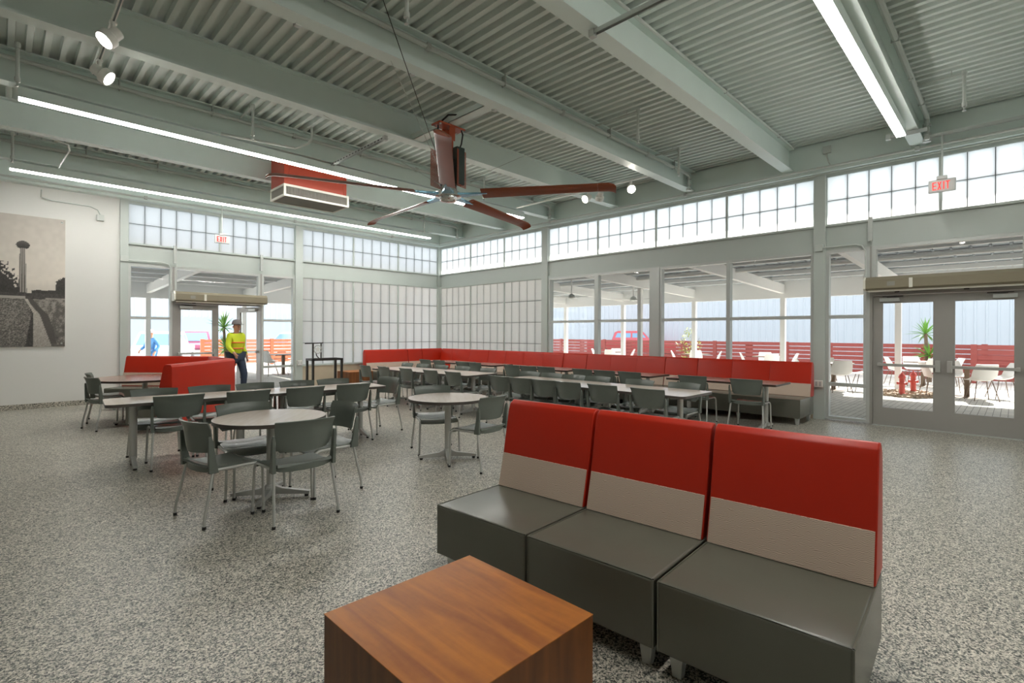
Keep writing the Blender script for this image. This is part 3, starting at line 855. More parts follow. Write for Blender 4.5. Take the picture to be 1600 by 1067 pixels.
# ================================================================== CHAIRS AND TABLES
def make_chair(label, group):
    t = thing('dining_chair', label, 'chair', (0, 0, 0), 0, group)
    def seat_fn(u, v):
        y = -0.205 + 0.44 * v; x = (u - 0.5) * (0.455 - 0.02 * (1 - v))
        z = 0.452 - 0.010 * math.cos((u - 0.5) * PI) - 0.012 * math.sin(v * PI)
        if v > 0.82: z -= 0.9 * (v - 0.82) ** 2 * 1.6
        if v < 0.15: z += 0.02 * (0.15 - v) / 0.15
        return (x, y, z)
    mb = MB().grid(seat_fn, 10, 10, 0.022)
    def apron(u, v):
        x = (u - 0.5) * 0.50
        return (x, -0.222 + 0.06 * (2 * abs(u - 0.5)) ** 2.5, 0.405 + 0.046 * v + 0.02 * (2 * abs(u - 0.5)) ** 4)
    mb.grid(apron, 10, 2, 0.02)
    part('seat', mb, 'plastic', t, smooth=True)
    def back_fn(u, v):
        k = 2 * u - 1
        wid = 0.212 + 0.034 * v
        z = 0.560 + 0.240 * v + 0.008 * (1 - k * k) * (v - 0.5)
        y = -0.245 + 0.074 * k * k - 0.030 * v - 0.035 * max(0, v - 0.72) ** 1.5 * 4
        return (k * wid * (1 - 0.10 * max(0, 1 - v * 6) ** 2), y, z)
    part('backrest', MB().grid(back_fn, 14, 8, 0.012), 'plastic', t, smooth=True)
    for s in (-1, 1):
        mb = MB()
        q = [(s * 0.244, -0.175, 0.41), (s * 0.246, -0.188, 0.52), (s * 0.250, -0.200, 0.66), (s * 0.248, -0.206, 0.70)]
        sz = [(0.030, 0.070), (0.026, 0.052), (0.022, 0.034), (0.016, 0.022)]
        frames = [lambda a, b, p=p, z_=z_: Vector((p[0] + a * z_[0], p[1] + b * z_[1], p[2])) for p, z_ in zip(q, sz)]
        mb.sweep([(-.5, -.5), (.5, -.5), (.5, .5), (-.5, .5)], frames)
        part('back_upright', mb, 'plastic', t, bevel=0.004)
        l = part('leg', MB().tube([(s * 0.230, -0.15, 0.425), (s * 0.236, -0.178, 0.408), (s * 0.246, -0.205, 0.26), (s * 0.257, -0.238, 0.11), (s * 0.260, -0.246, 0.06), (s * 0.261, -0.248, 0.012)], 0.0115, 8), 'chrome', t, smooth=True)
        part('foot_cap', MB().tube([(s * 0.261, -0.248, 0.022), (s * 0.261, -0.248, 0.0)], 0.0145, 8), 'rubber', l)
        l = part('leg', MB().tube([(s * 0.226, -0.15, 0.425), (s * 0.230, 0.06, 0.425), (s * 0.234, 0.165, 0.424), (s * 0.238, 0.198, 0.408), (s * 0.241, 0.212, 0.375), (s * 0.252, 0.218, 0.012)], 0.0115, 8), 'chrome', t, smooth=True)
        part('foot_cap', MB().cyl((s * 0.252, 0.218), 0.0145, 0, 0.022, 8), 'rubber', l)
    return t
CHAIR = []
def chair(bx, by, face, label, group, back=True, ox=0.26):
    """bx,by: floor point under the top of the backrest; face: heading of the sitter in degrees"""
    f = R(face)
    loc = (bx + ox * math.cos(f), by + ox * math.sin(f), 0)
    if not CHAIR:
        c = make_chair(label, group); CHAIR.append(c)
        c.location = loc; c.rotation_euler = (0, 0, f - PI / 2)
        bpy.context.view_layer.update()
        return c
    return dup(CHAIR[0], loc, f - PI / 2, label, group)

def glide(mb, x, y): mb.cyl((x, y), 0.018, 0.0, 0.02, 8)
def arm(mb, x, y, L, ang):
    c, s = math.cos(ang), math.sin(ang)
    fr = []
    for d, h0, h1, w_ in ((0.03, 0.035, 0.115, 0.05), (0.10, 0.03, 0.085, 0.046), (L, 0.022, 0.05, 0.042)):
        fr.append(lambda a, b, d=d, h0=h0, h1=h1, w_=w_: Vector((x + c * d - s * a * w_, y + s * d + c * a * w_, h0 + b * (h1 - h0))))
    mb.sweep([(-.5, 0), (.5, 0), (.5, 1), (-.5, 1)], fr)
    return (x + c * (L - 0.03), y + s * (L - 0.03))
def round_table(loc, r, label, top='laminate', edge='edge', rot=0.0, armL=0.34, met='chrome'):
    t = thing('round_table', label, 'table', loc, R(rot))
    poly = [(r * math.cos(2 * PI * k / 64), r * math.sin(2 * PI * k / 64)) for k in range(64)]
    part('tabletop', MB().prism(poly, 0.703, 0.735, 0, 1), [top, edge], t)
    part('column', MB().cyl((0, 0), 0.038, 0.09, 0.69, 20).cyl((0, 0), 0.15, 0.69, 0.703, 20), met, t, smooth=True)
    hub = part('hub', MB().lathe([(0.045, 0.03), (0.055, 0.05), (0.05, 0.11), (0.04, 0.125)], 16), met, t, smooth=True)
    for k in range(4):
        mb = MB(); e = arm(mb, 0, 0, armL, k * PI / 2)
        a = part('base_arm', mb, met, t, bevel=0.004)
        g = MB(); glide(g, *e); part('glide', g, 'rubber', a)
    return t
def rect_table(loc, rot, L, W, label, group=None, r=0.07, top='laminate', edge='edge', ncol=2):
    t = thing('dining_table', label, 'table', loc, R(rot), group)
    part('tabletop', MB().prism(rrect(-L / 2, L / 2, -W / 2, W / 2, r), 0.703, 0.735, 0, 1), [top, edge], t)
    xs = (-(L / 2 - 0.26), L / 2 - 0.26) if ncol == 2 else (0,)
    for x in xs:
        part('column', MB().cyl((x, 0), 0.038, 0.09, 0.69, 20).box(x - 0.05, x + 0.05, -W * 0.36, W * 0.36, 0.688, 0.703), 'chrome', t, smooth=True)
        for a_ in ((PI / 2, -PI / 2) if ncol == 2 else (0, PI / 2, PI, -PI / 2)):
            mb = MB(); e = arm(mb, x, 0, W * 0.40, a_)
            a = part('base_arm', mb, 'chrome', t, bevel=0.004)
            g = MB(); glide(g, *e); part('glide', g, 'rubber', a)
    return t

round_table((1.74, 4.82, 0), 0.47, 'nearest round table with taupe top and silver pedestal, four chairs around it', rot=-37)
round_table((3.77, 4.82, 0), 0.468, 'round taupe table standing just left behind the red and grey lounge seats', rot=-35)
G1 = 'chairs around the nearest round table'
chair(1.04, 4.63, 9, 'charcoal chair on the left side of the nearest round table, seat turned right', G1)
chair(1.73, 4.00, 91, 'charcoal chair nearest the camera at the nearest round table, seen from behind', G1)
chair(1.68, 5.42, 267, 'charcoal chair on the far side of the nearest round table, facing camera', G1)
chair(2.46, 4.74, 182, 'charcoal chair on the right side of the nearest round table, facing left', G1)
G2 = 'chairs at the second round table'
chair(4.02, 5.49, 246, 'charcoal chair behind the round table next to the lounge seats', G2)
chair(3.87, 4.07, 99, 'charcoal chair between that round table and the red lounge seats, seen from behind', G2)
# row along the back wall direction
GR1 = 'tables of the left row'
c, s = math.cos(R(-4.5)), math.sin(R(-4.5))
cx, cy = 2.385, 6.93
for k, lb in ((-1, 'left table of the front-left row, chamfered end and silver column in view'), (1, 'right table of the front-left row, ending beside the chair facing left')):
    rect_table((cx + k * 0.80 * c, cy + k * 0.80 * s, 0), -4.5, 1.595, 0.70, 'rectangular taupe ' + lb, GR1)
GC = 'chairs along the left table row'
for k, (x, y) in enumerate([(1.40, 6.55), (2.10, 6.48), (2.76, 6.42), (3.41, 6.39)]):
    chair(x, y, 87, 'charcoal chair seen from behind on near side of front-left table row, %s from left' % ORD[k], GC)
for k, (x, y) in enumerate([(1.33, 7.52), (1.92, 7.48), (2.46, 7.43), (3.01, 7.38), (3.53, 7.34)]):
    chair(x, y, 266, 'charcoal chair facing camera on far side of front-left table row, %s from left' % ORD[k], GC)
chair(4.34, 6.98, 188, 'charcoal chair at the right end of front-left table row, facing left', GC)

# two rows running towards the back corner
GR2 = 'long table row by the bench'
def row_table(y0, y1, x0, x1, label):
    cx, cy = (x0 + x1) / 2, (y0 + y1) / 2
    L = math.hypot(x1 - x0, y1 - y0) - 0.006
    rect_table((cx, cy, 0), math.degrees(math.atan2(y1 - y0, x1 - x0)), L, 0.86, label, GR2)
row_table(7.03, 8.50, 6.33, 6.21, 'rectangular taupe table, near half of the far row, end facing the camera')
row_table(8.50, 9.97, 6.21, 6.09, 'rectangular taupe table, far half of the far row towards the back corner')
row_table(2.86, 4.55, 6.28, 6.28, 'rectangular taupe table with bright window glare, nearest end of the right-hand row')
row_table(4.55, 6.24, 6.28, 6.28, 'rectangular taupe table, far half of the right-hand row')
GF = 'chairs along the far table row'; GN = 'chairs along the right-hand table row'
for k, (x, y) in enumerate([(5.48, 9.96), (5.56, 9.35), (5.62, 8.62), (5.68, 7.88), (5.72, 7.25)][::-1]):
    chair(x, y, 357, 'charcoal chair on the camera side of the far table row, %s from its near end' % ORD[k], GF)
for k, (x, y) in enumerate([(6.68, 9.98), (6.70, 9.41), (6.77, 8.8), (6.84, 8.17), (6.86, 7.42)][::-1]):
    chair(x, y, 177, 'charcoal chair on the bench side of the far table row, %s from its near end' % ORD[k], GF)
for k, (x, y) in enumerate([(5.72, 6.03), (5.72, 5.55), (5.73, 5.08), (5.74, 4.62), (5.75, 4.02), (5.75, 3.33)][::-1]):
    chair(x, y, 0, 'charcoal chair on the lounge side of the right-hand table row, %s from its near end' % ORD[k], GN)
for k, (x, y) in enumerate([(6.80, 6.24), (6.82, 5.74), (6.84, 5.27), (6.86, 4.80), (6.86, 4.04), (6.88, 3.34)][::-1]):
    chair(x, y, 180, 'charcoal chair on the bench side of the right-hand table row, %s from its near end' % ORD[k], GN)

# tables along the wall bench
GB = 'tables along the wall bench'
def bench_table(y0, y1, label):
    rect_table((8.60, (y0 + y1) / 2, 0), 90, y1 - y0, 0.74, label, GB, 0.03, 'brownlam', 'wood_edge')
bench_table(2.57, 4.37, 'long brown table at the door end of the wall bench')
bench_table(4.67, 6.40, 'long brown table along the wall bench, second from the door end')
bench_table(6.62, 8.25, 'long brown table along the wall bench, middle one of five')
bench_table(8.85, 9.95, 'short brown table along the wall bench, fourth from the door end')
bench_table(10.25, 11.45, 'brown table nearest the back corner at the wall bench')
GBC = 'chairs facing the wall bench'
for k, (x, y) in enumerate([(7.86, 11.10), (7.88, 10.52), (7.92, 9.65), (7.95, 9.22), (7.92, 7.93), (7.94, 7.45), (7.97, 6.97), (8.02, 6.07), (8.05, 5.57), (8.08, 5.04), (8.12, 3.85), (8.12, 2.98)][::-1]):
    nm = (ORD + ['eleventh', 'twelfth'])[k]
    chair(x, y, 0 if k > 1 else 3, 'charcoal chair facing the red wall bench, %s counted from the glass doors' % nm, GBC)

# ================================================================== UPHOLSTERY
def seat_unit(name, label, cat, loc, rot, W, group, npan=1, D=0.80, sf=0.425, seatd=0.56, leg='alu', gap=0.006):
    """local: x along the width (0..W), y from the front edge (0) to the rear (D)"""
    t = thing(name, label, cat, loc, R(rot), group)
    g = gap
    part('seat', MB().box(g, W - g, 0, D - 0.02, 0.115, sf), 'greyv', t, bevel=0.016, smooth=True, seg=3)
    mb = MB()
    mb.tube([(g + 0.004, D - 0.2, sf - 0.003), (g + 0.004, 0.004, sf - 0.003), (W - g - 0.004, 0.004, sf - 0.003), (W - g - 0.004, D - 0.2, sf - 0.003)], 0.0055, 6)
    mb.tube([(g + 0.003, 0.003, sf - 0.005), (g + 0.003, 0.003, 0.12)], 0.005, 6); mb.tube([(W - g - 0.003, 0.003, sf - 0.005), (W - g - 0.003, 0.003, 0.12)], 0.005, 6)
    part('piping', mb, 'greyv', t, smooth=True)
    pr = [(seatd, sf + 0.002), (seatd + 0.05, 0.65), (seatd + 0.105, 0.95), (seatd + 0.122, 0.995), (seatd + 0.155, 1.018), (seatd + 0.185, 1.015), (D - 0.015, 0.97), (D, 0.90), (D, sf + 0.002)]
    pw = W / npan
    for k in range(npan):
        e0 = g if k == 0 else 0.0015; e1 = g if k == npan - 1 else 0.0015
        x0, x1 = k * pw + e0, (k + 1) * pw - e1
        b = MB(); b.sweep(pr, [lambda a, z, x=x0: Vector((x, a, z)), lambda a, z, x=x1: Vector((x, a, z))])
        bk = part('backrest', b, 'red', t, bevel=0.010 if npan == 1 else 0.004, smooth=True, seg=3)
        q = [(seatd - 0.004, sf + 0.004), (seatd + 0.046, 0.648), (seatd + 0.052, 0.650), (seatd + 0.06, 0.64), (seatd + 0.02, sf + 0.004)]
        lp = MB(); lp.sweep(q, [lambda a, z, x=x0: Vector((x + (0.008 if npan == 1 else 0.0), a, z)), lambda a, z, x=x1: Vector((x - (0.008 if npan == 1 else 0.0), a, z))])
        part('lumbar_panel', lp, 'fabric', bk, label='beige patterned fabric lower back panel')
    nx = 2 if W < 1.6 else 3
    for i in range(nx):
        for y in (0.08, D - 0.10):
            x = 0.07 + (W - 0.14) * i / (nx - 1)
            lm = MB(); lm.sweep([(-.5, -.5), (.5, -.5), (.5, .5), (-.5, .5)], [lambda a, b, x=x, y=y: Vector((x + a * 0.04, y + b * 0.04, 0)), lambda a, b, x=x, y=y: Vector((x + a * 0.065, y + b * 0.065, 0.118))])
            part('leg', lm, leg, t, bevel=0.003)
    return t
# lounge: three single seats, front edges facing -X
GL = 'red and grey lounge seats in the foreground'
AX = Vector((0.055, -0.9985, 0)).normalized()
for k, lb in enumerate(('farthest of three foreground lounge seats, beside the round table', 'middle one of three foreground lounge seats with red back and grey seat', 'nearest of three foreground lounge seats, right end of the row')):
    p = Vector((1.935, 2.585, 0)) + AX * 0.737 * k
    seat_unit('lounge_seat', lb if k else 'red and grey vinyl seat, ' + lb, 'seat', p, math.degrees(math.atan2(AX.y, AX.x)), 0.733, GL, gap=0.007)
# wall bench: B wall, fronts facing -X, x-local along -Y
GW = 'wall bench units'
def bseat(y1, y0, npan, label):
    seat_unit('wall_bench', label, 'bench', (9.22, y1, 0), -90, y1 - y0, GW, npan)
bseat(4.54, 2.50, 3, 'three-panel red and grey bench unit at the glass door end of the wall')
bseat(5.25, 4.54, 1, 'single red bench unit between the two long units nearest the doors')
bseat(7.28, 5.25, 3, 'three-panel red bench unit below the window with the red truck')
bseat(8.00, 7.28, 1, 'single red bench unit beside the wide white window post at right wall')
bseat(10.05, 8.00, 3, 'three-panel red bench unit where windows meet the translucent wall panels')
bseat(10.76, 10.05, 1, 'single red bench unit below the translucent panels of the right wall')
bseat(12.415, 10.76, 2, 'two-panel red bench unit closest to the back corner on right wall')
def aseat(x0, x1, npan, label):
    return seat_unit('wall_bench', label, 'bench', (x0, 12.42, 0), 0, x1 - x0, GW, npan)
aseat(7.27, 8.69, 1, 'red bench unit at the left end along the back translucent wall')
aseat(8.69, 9.21, 1, 'narrow red bench unit on the back wall next to the corner unit')
cu = aseat(9.21, 10.02, 1, 'red corner bench unit where back and right wall meet')
b = MB(); b.sweep([(0.61, 0.427), (0.66, 0.65), (0.715, 0.95), (0.76, 1.016), (0.80, 0.97), (0.81, 0.427)], [lambda a, z, y=0.006: Vector((a - 0.004, y, z)), lambda a, z, y=0.60: Vector((a - 0.004, y, z))])
part('backrest', b, 'red', cu, bevel=0.006, smooth=True)
# booth
bt = thing('booth', 'three-sided red booth wrapped around the big round table near the far door', 'booth', (0, 0, 0))
pth = [Vector((1.79, 8.88, 0)), Vector((3.05, 10.23, 0)), Vector((3.05, 11.56, 0)), Vector((1.87, 12.80, 0))]
def offset(d):
    out = []
    for i, p in enumerate(pth):
        ns = []
        if i > 0:
            t_ = (pth[i] - pth[i - 1]).normalized(); ns.append(Vector((-t_.y, t_.x, 0)))
        if i < 3:
            t_ = (pth[i + 1] - pth[i]).normalized(); ns.append(Vector((-t_.y, t_.x, 0)))
        if len(ns) == 1: out.append(p + ns[0] * d)
        else:
            b = (ns[0] + ns[1]).normalized(); out.append(p + b * d / b.dot(ns[0]))
    return out
def boothseg(name, prof, mats, i, bev=0.0, label=None):
    fr = []
    for q in (i, i + 1):
        fr.append(lambda a, b, q=q: offset(a)[q] + Vector((0, 0, b)))
    return part(name, MB().sweep(prof, fr), mats, bt, bevel=bev, smooth=True, label=label)
for i in range(3):
    boothseg('backrest', [(0, 0.115), (0, 0.98), (0.02, 1.015), (0.10, 1.02), (0.125, 0.99), (0.235, 0.44), (0.235, 0.115)], 'red', i, 0.006)
    boothseg('lumbar_panel', [(0.182, 0.69), (0.192, 0.692), (0.242, 0.44), (0.225, 0.44)], 'fabric', i, 0, 'beige fabric lower back panel')
    boothseg('seat', [(0.236, 0.115), (0.236, 0.425), (0.66, 0.425), (0.67, 0.41), (0.67, 0.115)], 'greyv', i, 0.01)
for i, (a, b) in enumerate(((0.12, 0.1), (0.6, 0.1), (0.12, 0.9), (0.6, 0.9))):
    for sgm in (0, 2):
        o_ = offset(a)
        p = o_[sgm].lerp(o_[sgm + 1], b)
        part('leg', MB().box(p.x - 0.025, p.x + 0.025, p.y - 0.025, p.y + 0.025, 0, 0.116), 'alu', bt, bevel=0.003)
round_table((1.72, 10.45, 0), 0.76, 'big round brown table inside the red booth at left', 'brownlam', 'wood_edge', 20, 0.46)
GBO = 'chairs at the booth table'
chair(1.02, 11.02, 352, 'charcoal chair by the white wall at the booth table, farther of two', GBO)
chair(0.94, 10.03, 14, 'charcoal chair by the white wall at the booth table, nearer of two', GBO)

# cherry cubes
def cube(label, loc, w, h, rz=0, group=None):
    t = thing('cube_table', label, 'table', loc, R(rz), group)
    b = part('side_panels', MB().box(0, w, 0, w, 0.0, h - 0.004), 'cherryside', t, bevel=0.0015)
    part('top_panel', MB().box(-0.001, w + 0.001, -0.001, w + 0.001, h - 0.004, h), 'cherry', t, bevel=0.001)
cube('cherry wood cube coffee table in the foreground before the lounge seats', (0.842, 1.105, 0), 0.70, 0.466)
cube('cherry wood cube side table by the left end of back wall bench', (6.42, 12.35, 0), 0.68, 0.47)

# black metal stand with star bell
t = thing('metal_stand', 'dark metal frame stand with star plaque before translucent wall panels', 'stand', (5.35, 12.15, 0))
mb = MB()
for x, y in ((0.02, 0.02), (0.76, 0.02), (0.02, 0.36), (0.76, 0.36)):
    part('leg', MB().box(x - 0.025, x + 0.025, y - 0.025, y + 0.025, 0, 0.86), 'black', t)
part('top_frame', MB().box(-0.005, 0.785, -0.005, 0.045, 0.81, 0.86).box(-0.005, 0.785, 0.335, 0.385, 0.81, 0.86).box(-0.005, 0.045, 0.045, 0.335, 0.81, 0.86).box(0.735, 0.785, 0.045, 0.335, 0.81, 0.86), 'black', t)
part('upright', MB().box(0.0, 0.03, 0.0, 0.03, 0.86, 1.23), 'black', t)
part('upright', MB().box(0.36, 0.385, 0.34, 0.365, 0.86, 1.23), 'black', t)
part('crossbar', MB().beam((-0.2, -0.05, 1.24), (0.44, 0.40, 1.24), 0.03, 0.025), 'black', t)
def starpoly(r0, r1, n=5):
    return [((r0 if k % 2 == 0 else r1) * math.sin(PI * k / n), (r0 if k % 2 == 0 else r1) * math.cos(PI * k / n)) for k in range(2 * n)]
sp = starpoly(0.085, 0.036)
mb = MB(); ring = [(0.098 * math.cos(2 * PI * k / 24), 0.098 * math.sin(2 * PI * k / 24)) for k in range(25)]
mb.tube([(0.13 + a, 0.0, 1.09 + b) for a, b in ring], 0.012, 6)
pl = part('star_ring', mb, 'chrome', t, smooth=True)
mb = MB(); mb.add([(0.13 + a, -0.01, 1.09 + b) for a, b in sp] + [(0.13 + a, 0.01, 1.09 + b) for a, b in sp], [tuple(range(10)), tuple(range(19, 9, -1))] + [(j, (j + 1) % 10, 10 + (j + 1) % 10, 10 + j) for j in range(10)])
part('star', mb, 'whitepl', pl)
part('chain', MB().tube([(0.09, 0, 0.99), (0.10, 0, 0.94), (0.14, 0, 0.89), (0.19, 0.01, 0.862), (0.22, 0.01, 0.87)], 0.012, 6), 'black', t)

# ================================================================== CEILING EQUIPMENT
def strip(label, x0, x1, y):
    t = thing('linear_light', label, 'light', (0, y, 0), 0, 'linear ceiling lights')
    part('housing', MB().box(x0, x1, -0.055, 0.055, 4.300, 4.425), 'steel', t)
    part('diffuser', MB().box(x0 + 0.004, x1 - 0.004, -0.05, 0.05, 4.282, 4.299), 'led', t)
    for k in range(5):
        x = x0 + 0.3 + (x1 - x0 - 0.6) * k / 4
        part('hanger', MB().cyl((x, 0), 0.006, 4.425, 4.449, 6).box(x - 0.02, x + 0.02, -0.05, 0.05, 4.425, 4.432), 'galv', t)
strip('long glowing light strip along the nearest beam at right', 0.0, 8.9, 1.155)
strip('long glowing light strip passing behind the ceiling fan', 0.14, 8.9, 8.49)
strip('long glowing light strip closest to the back wall', 0.10, 8.9, 12.27)
strip('added fill light strip on a beam behind the camera, out of view', 0.0, 8.9, -4.47)  # unseen strip added to fill the room with light from behind

# fan
FH = Vector((4.53, 5.80, 0))
t = thing('ceiling_fan', 'big five-blade copper red ceiling fan hanging from the beams', 'fan', (FH.x, FH.y, 3.48))
Z = lambda z: z - 3.48
part('mounting_plate', MB().box(-0.23, 0.23, -0.10, 0.10, Z(4.445), Z(4.468)).box(-0.05, 0.05, -0.09, -0.075, Z(4.25), Z(4.446)).box(-0.05, 0.05, 0.075, 0.09, Z(4.25), Z(4.446)), 'mountred', t, bevel=0.003)
for x, y in ((-0.2, -0.07), (0.2, -0.07), (-0.2, 0.07), (0.2, 0.07)):
    part('bolt', MB().cyl((x, y), 0.016, Z(4.43), Z(4.446), 6), 'galv', t)
part('down_tube', MB().box(-0.05, 0.05, -0.05, 0.05, Z(3.70), Z(4.40)), 'mountred', t, bevel=0.005)
part('motor', MB().cyl((0, 0), 0.12, Z(3.60), Z(3.98), 24), 'black', t, smooth=True)
cb = part('controller_box', MB().box(0.03, 0.17, -0.16, -0.06, Z(3.63), Z(4.16)), 'dgreen', t, bevel=0.006)
def perforated(nx, nz, w_, h_):
    mb = MB(); t_ = 0.006
    cw, ch = w_ / nx, h_ / nz
    for i in range(nx + 1): mb.box(i * cw - t_ / 2 - w_ / 2, i * cw + t_ / 2 - w_ / 2, -0.003, 0.003, 0, h_)
    for j in range(nz + 1): mb.box(-w_ / 2, w_ / 2, -0.003, 0.003, j * ch - t_ / 2, j * ch + t_ / 2)
    return mb
for a in (-48, 134):
    o = part('guard_screen', perforated(8, 24, 0.2, 0.52), 'mountred', t)
    rr = 0.19
    o.location = (rr * math.cos(R(a)), rr * math.sin(R(a)), Z(3.60)); o.rotation_euler = (0, 0, R(a + 62))
for x0, dy in ((-0.17, 0.02), (0.18, -0.06)):
    pts = [(x0, dy, Z(4.47)), (x0 * 1.1, dy - 0.02, Z(4.38)), (x0 * 1.05, dy, Z(4.25)), (x0 * 0.8, dy, Z(4.15))]
    part('power_cable', MB().tube(pts, 0.011, 8), 'rubber', t, smooth=True)
hubm = part('hub', MB().lathe([(0.06, -0.10), (0.11, -0.09), (0.13, -0.06), (0.13, -0.03), (0.19, -0.02), (0.19, 0.03), (0.13, 0.04), (0.12, 0.12), (0.10, 0.13)], 28), 'mirror', t, smooth=True)
def airfoil(c_, th):
    up = [(-0.5, 0), (-0.46, 0.35), (-0.3, 0.62), (-0.1, 0.66), (0.15, 0.5), (0.35, 0.25), (0.5, 0.02)]
    lo = [(0.4, -0.12), (0.1, -0.26), (-0.25, -0.34), (-0.45, -0.22)]
    return [(a * c_, b * th) for a, b in up + lo]
AF = airfoil(1.0, 1.0)
for k, a in enumerate((-129.5, -56.5, 14.5, 87.0, 159.0)):
    ca, sa = math.cos(R(a)), math.sin(R(a))
    def F(r, dz, chord, th, pitch, flip=0.0):
        cp_, sp_ = math.cos(pitch), math.sin(pitch)
        def f(u, w_):
            tx = u * chord * cp_ - w_ * th * sp_
            tz = u * chord * sp_ + w_ * th * cp_
            return Vector((ca * r - sa * tx, sa * r + ca * tx, dz + tz))
        return f
    pt = R(-18)
    frs = [F(0.50, 0.0, 0.225, 0.045, pt), F(0.56, 0.0, 0.225, 0.045, pt), F(1.2, 0.0, 0.205, 0.042, pt), F(2.12, 0.0, 0.185, 0.038, pt)]
    b = part('blade', MB().sweep(AF, frs), 'fanred', t, smooth=True)
    frs = [F(2.122, 0.0, 0.19, 0.042, pt), F(2.26, -0.004, 0.19, 0.042, pt), F(2.33, -0.018, 0.185, 0.04, pt), F(2.365, -0.045, 0.17, 0.036, pt)]
    part('blade_tip', MB().sweep(AF, frs), 'fanred', b, smooth=True)
    mb = MB(); q = Matrix.Rotation(R(a), 4, 'Z')
    mb.add([q @ Vector(p) for p in ((0.12, -0.10, -0.02), (0.12, 0.10, -0.02), (0.34, 0.045, -0.015), (0.58, 0.035, -0.01), (0.58, -0.035, -0.01), (0.34, -0.045, -0.015),
                                    (0.12, -0.10, 0.012), (0.12, 0.10, 0.012), (0.34, 0.045, 0.015), (0.58, 0.035, 0.012), (0.58, -0.035, 0.012), (0.34, -0.045, 0.015))],
           [(5, 4, 3, 2, 1, 0), (6, 7, 8, 9, 10, 11), (0, 1, 7, 6), (1, 2, 8, 7), (2, 3, 9, 8), (3, 4, 10, 9), (4, 5, 11, 10), (5, 0, 6, 11)])
    part('blade_arm', mb, 'bluealu', t, bevel=0.004)
for a, L_ in ((30, 1.9), (140, 1.9), (215, 1.9), (-40, 1.9)):
    p = Vector((L_ * math.cos(R(a)), 0, 0)); yb = 0.87 if math.sin(R(a)) > 0 else -0.98
    part('guy_wire', MB().tube([(0.1 * math.cos(R(a)), 0.1 * math.sin(R(a)), Z(3.62)), (p.x, yb, Z(4.45))], 0.0035, 5), 'galv', t)

part('power_cable', MB().tube([(-0.17, 0.02, Z(4.46)), (-0.13, -0.16, Z(4.55)), (-0.02, -0.45, Z(4.50)), (0.06, -0.72, Z(4.56)), (0.08, -0.93, Z(4.50))], 0.013, 8), 'rubber', t, smooth=True)
part('guy_wire', MB().tube([(-0.08, -0.05, Z(3.66)), (2.45 - FH.x, 4.24 - FH.y, Z(4.80))], 0.0045, 5), 'black', t)
# hvac unit
t = thing('unit_heater', 'red suspended heater box with ivory louvred grille behind the fan', 'heater', (3.585, 9.33, 0))
W_, D_ = 1.23, 0.66
part('casing', MB().box(0.0, W_ - 0.03, 0.02, D_ - 0.02, 4.18, 4.80), 'hvacred', t, bevel=0.006)
for x_ in (W_ - 0.10, 0.08):
    part('seam_strip', MB().box(x_, x_ + 0.012, 0.01, 0.02, 4.18, 4.80), 'hvacred', t)
mb = MB()
mb.box(-0.01, W_ + 0.01, 0, 0.025, 4.145, 4.185); mb.box(-0.01, W_ + 0.01, 0, 0.025, 3.965, 4.0)
mb.box(-0.01, W_ + 0.01, D_ - 0.025, D_, 4.145, 4.185); mb.box(-0.01, W_ + 0.01, D_ - 0.025, D_, 3.965, 4.0)
mb.box(-0.01, 0.02, 0.025, D_ - 0.025, 4.145, 4.185); mb.box(-0.01, 0.02, 0.025, D_ - 0.025, 3.965, 4.0)
mb.box(W_ - 0.02, W_ + 0.01, 0.025, D_ - 0.025, 4.145, 4.185); mb.box(W_ - 0.02, W_ + 0.01, 0.025, D_ - 0.025, 3.965, 4.0)
for x in (-0.01, W_ - 0.025):
    for y in (0, D_ - 0.03): mb.box(x, x + 0.035, y, y + 0.03, 4.0, 4.145)
part('grille_frame', mb, 'ivory', t)
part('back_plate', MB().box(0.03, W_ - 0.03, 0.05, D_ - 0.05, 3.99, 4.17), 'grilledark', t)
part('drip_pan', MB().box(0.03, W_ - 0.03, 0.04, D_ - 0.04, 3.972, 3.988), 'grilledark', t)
LV = MB().box(-0.005, 0.005, 0.008, 0.045, 4.0, 4.145).mesh('louvre', 'grille')
for k in range(44):
    o = link('louvre', LV, t); o.location = (0.04 + (W_ - 0.08) * k / 43, 0, 0)
LV2 = MB().box(0.0, 0.03, -0.005, 0.005, 4.0, 4.145).mesh('louvre', 'grille')
for k in range(22):
    o = link('louvre', LV2, t); o.location = (0, 0.045 + (D_ - 0.09) * k / 21, 0)
for x in (0.1, W_ - 0.15):
    part('hanger_rod', MB().cyl((x, D_ / 2), 0.008, 4.8, ZD, 6), 'galv', t)

# track lights
def spot(label, loc, aim, lit=True):
    t = thing('track_light', label, 'spotlight', loc, 0, 'track spotlights')
    part('stem', MB().cyl((0, 0), 0.022, -0.11, 0.0, 10).box(-0.03, 0.03, -0.02, 0.02, -0.02, 0.0), 'whitepl', t)
    q = Vector(aim).normalized().to_track_quat('-Z', 'Y').to_matrix().to_4x4()
    q.translation = (0, 0, -0.13)
    mb = MB(); mb.lathe([(0.035, 0.07), (0.055, 0.06), (0.060, -0.02), (0.085, -0.04), (0.085, -0.11), (0.076, -0.11), (0.07, -0.095)], 20)
    mb.v = [tuple(q @ Vector(p)) for p in mb.v]
    h = part('head', mb, 'whitepl', t, smooth=True)
    mb = MB(); mb.cyl((0, 0), 0.066, -0.102, -0.098, 20); mb.v = [tuple(q @ Vector(p)) for p in mb.v]
    part('lens', mb, 'lamp' if lit else 'whitepl', h)
tk = thing('light_track', 'white lighting track crossing the beams at upper left', 'track', (0.74, 0, 0))
part('rail', MB().box(-0.018, 0.018, 4.0, 7.45, 4.425, 4.448), 'whitepl', tk)
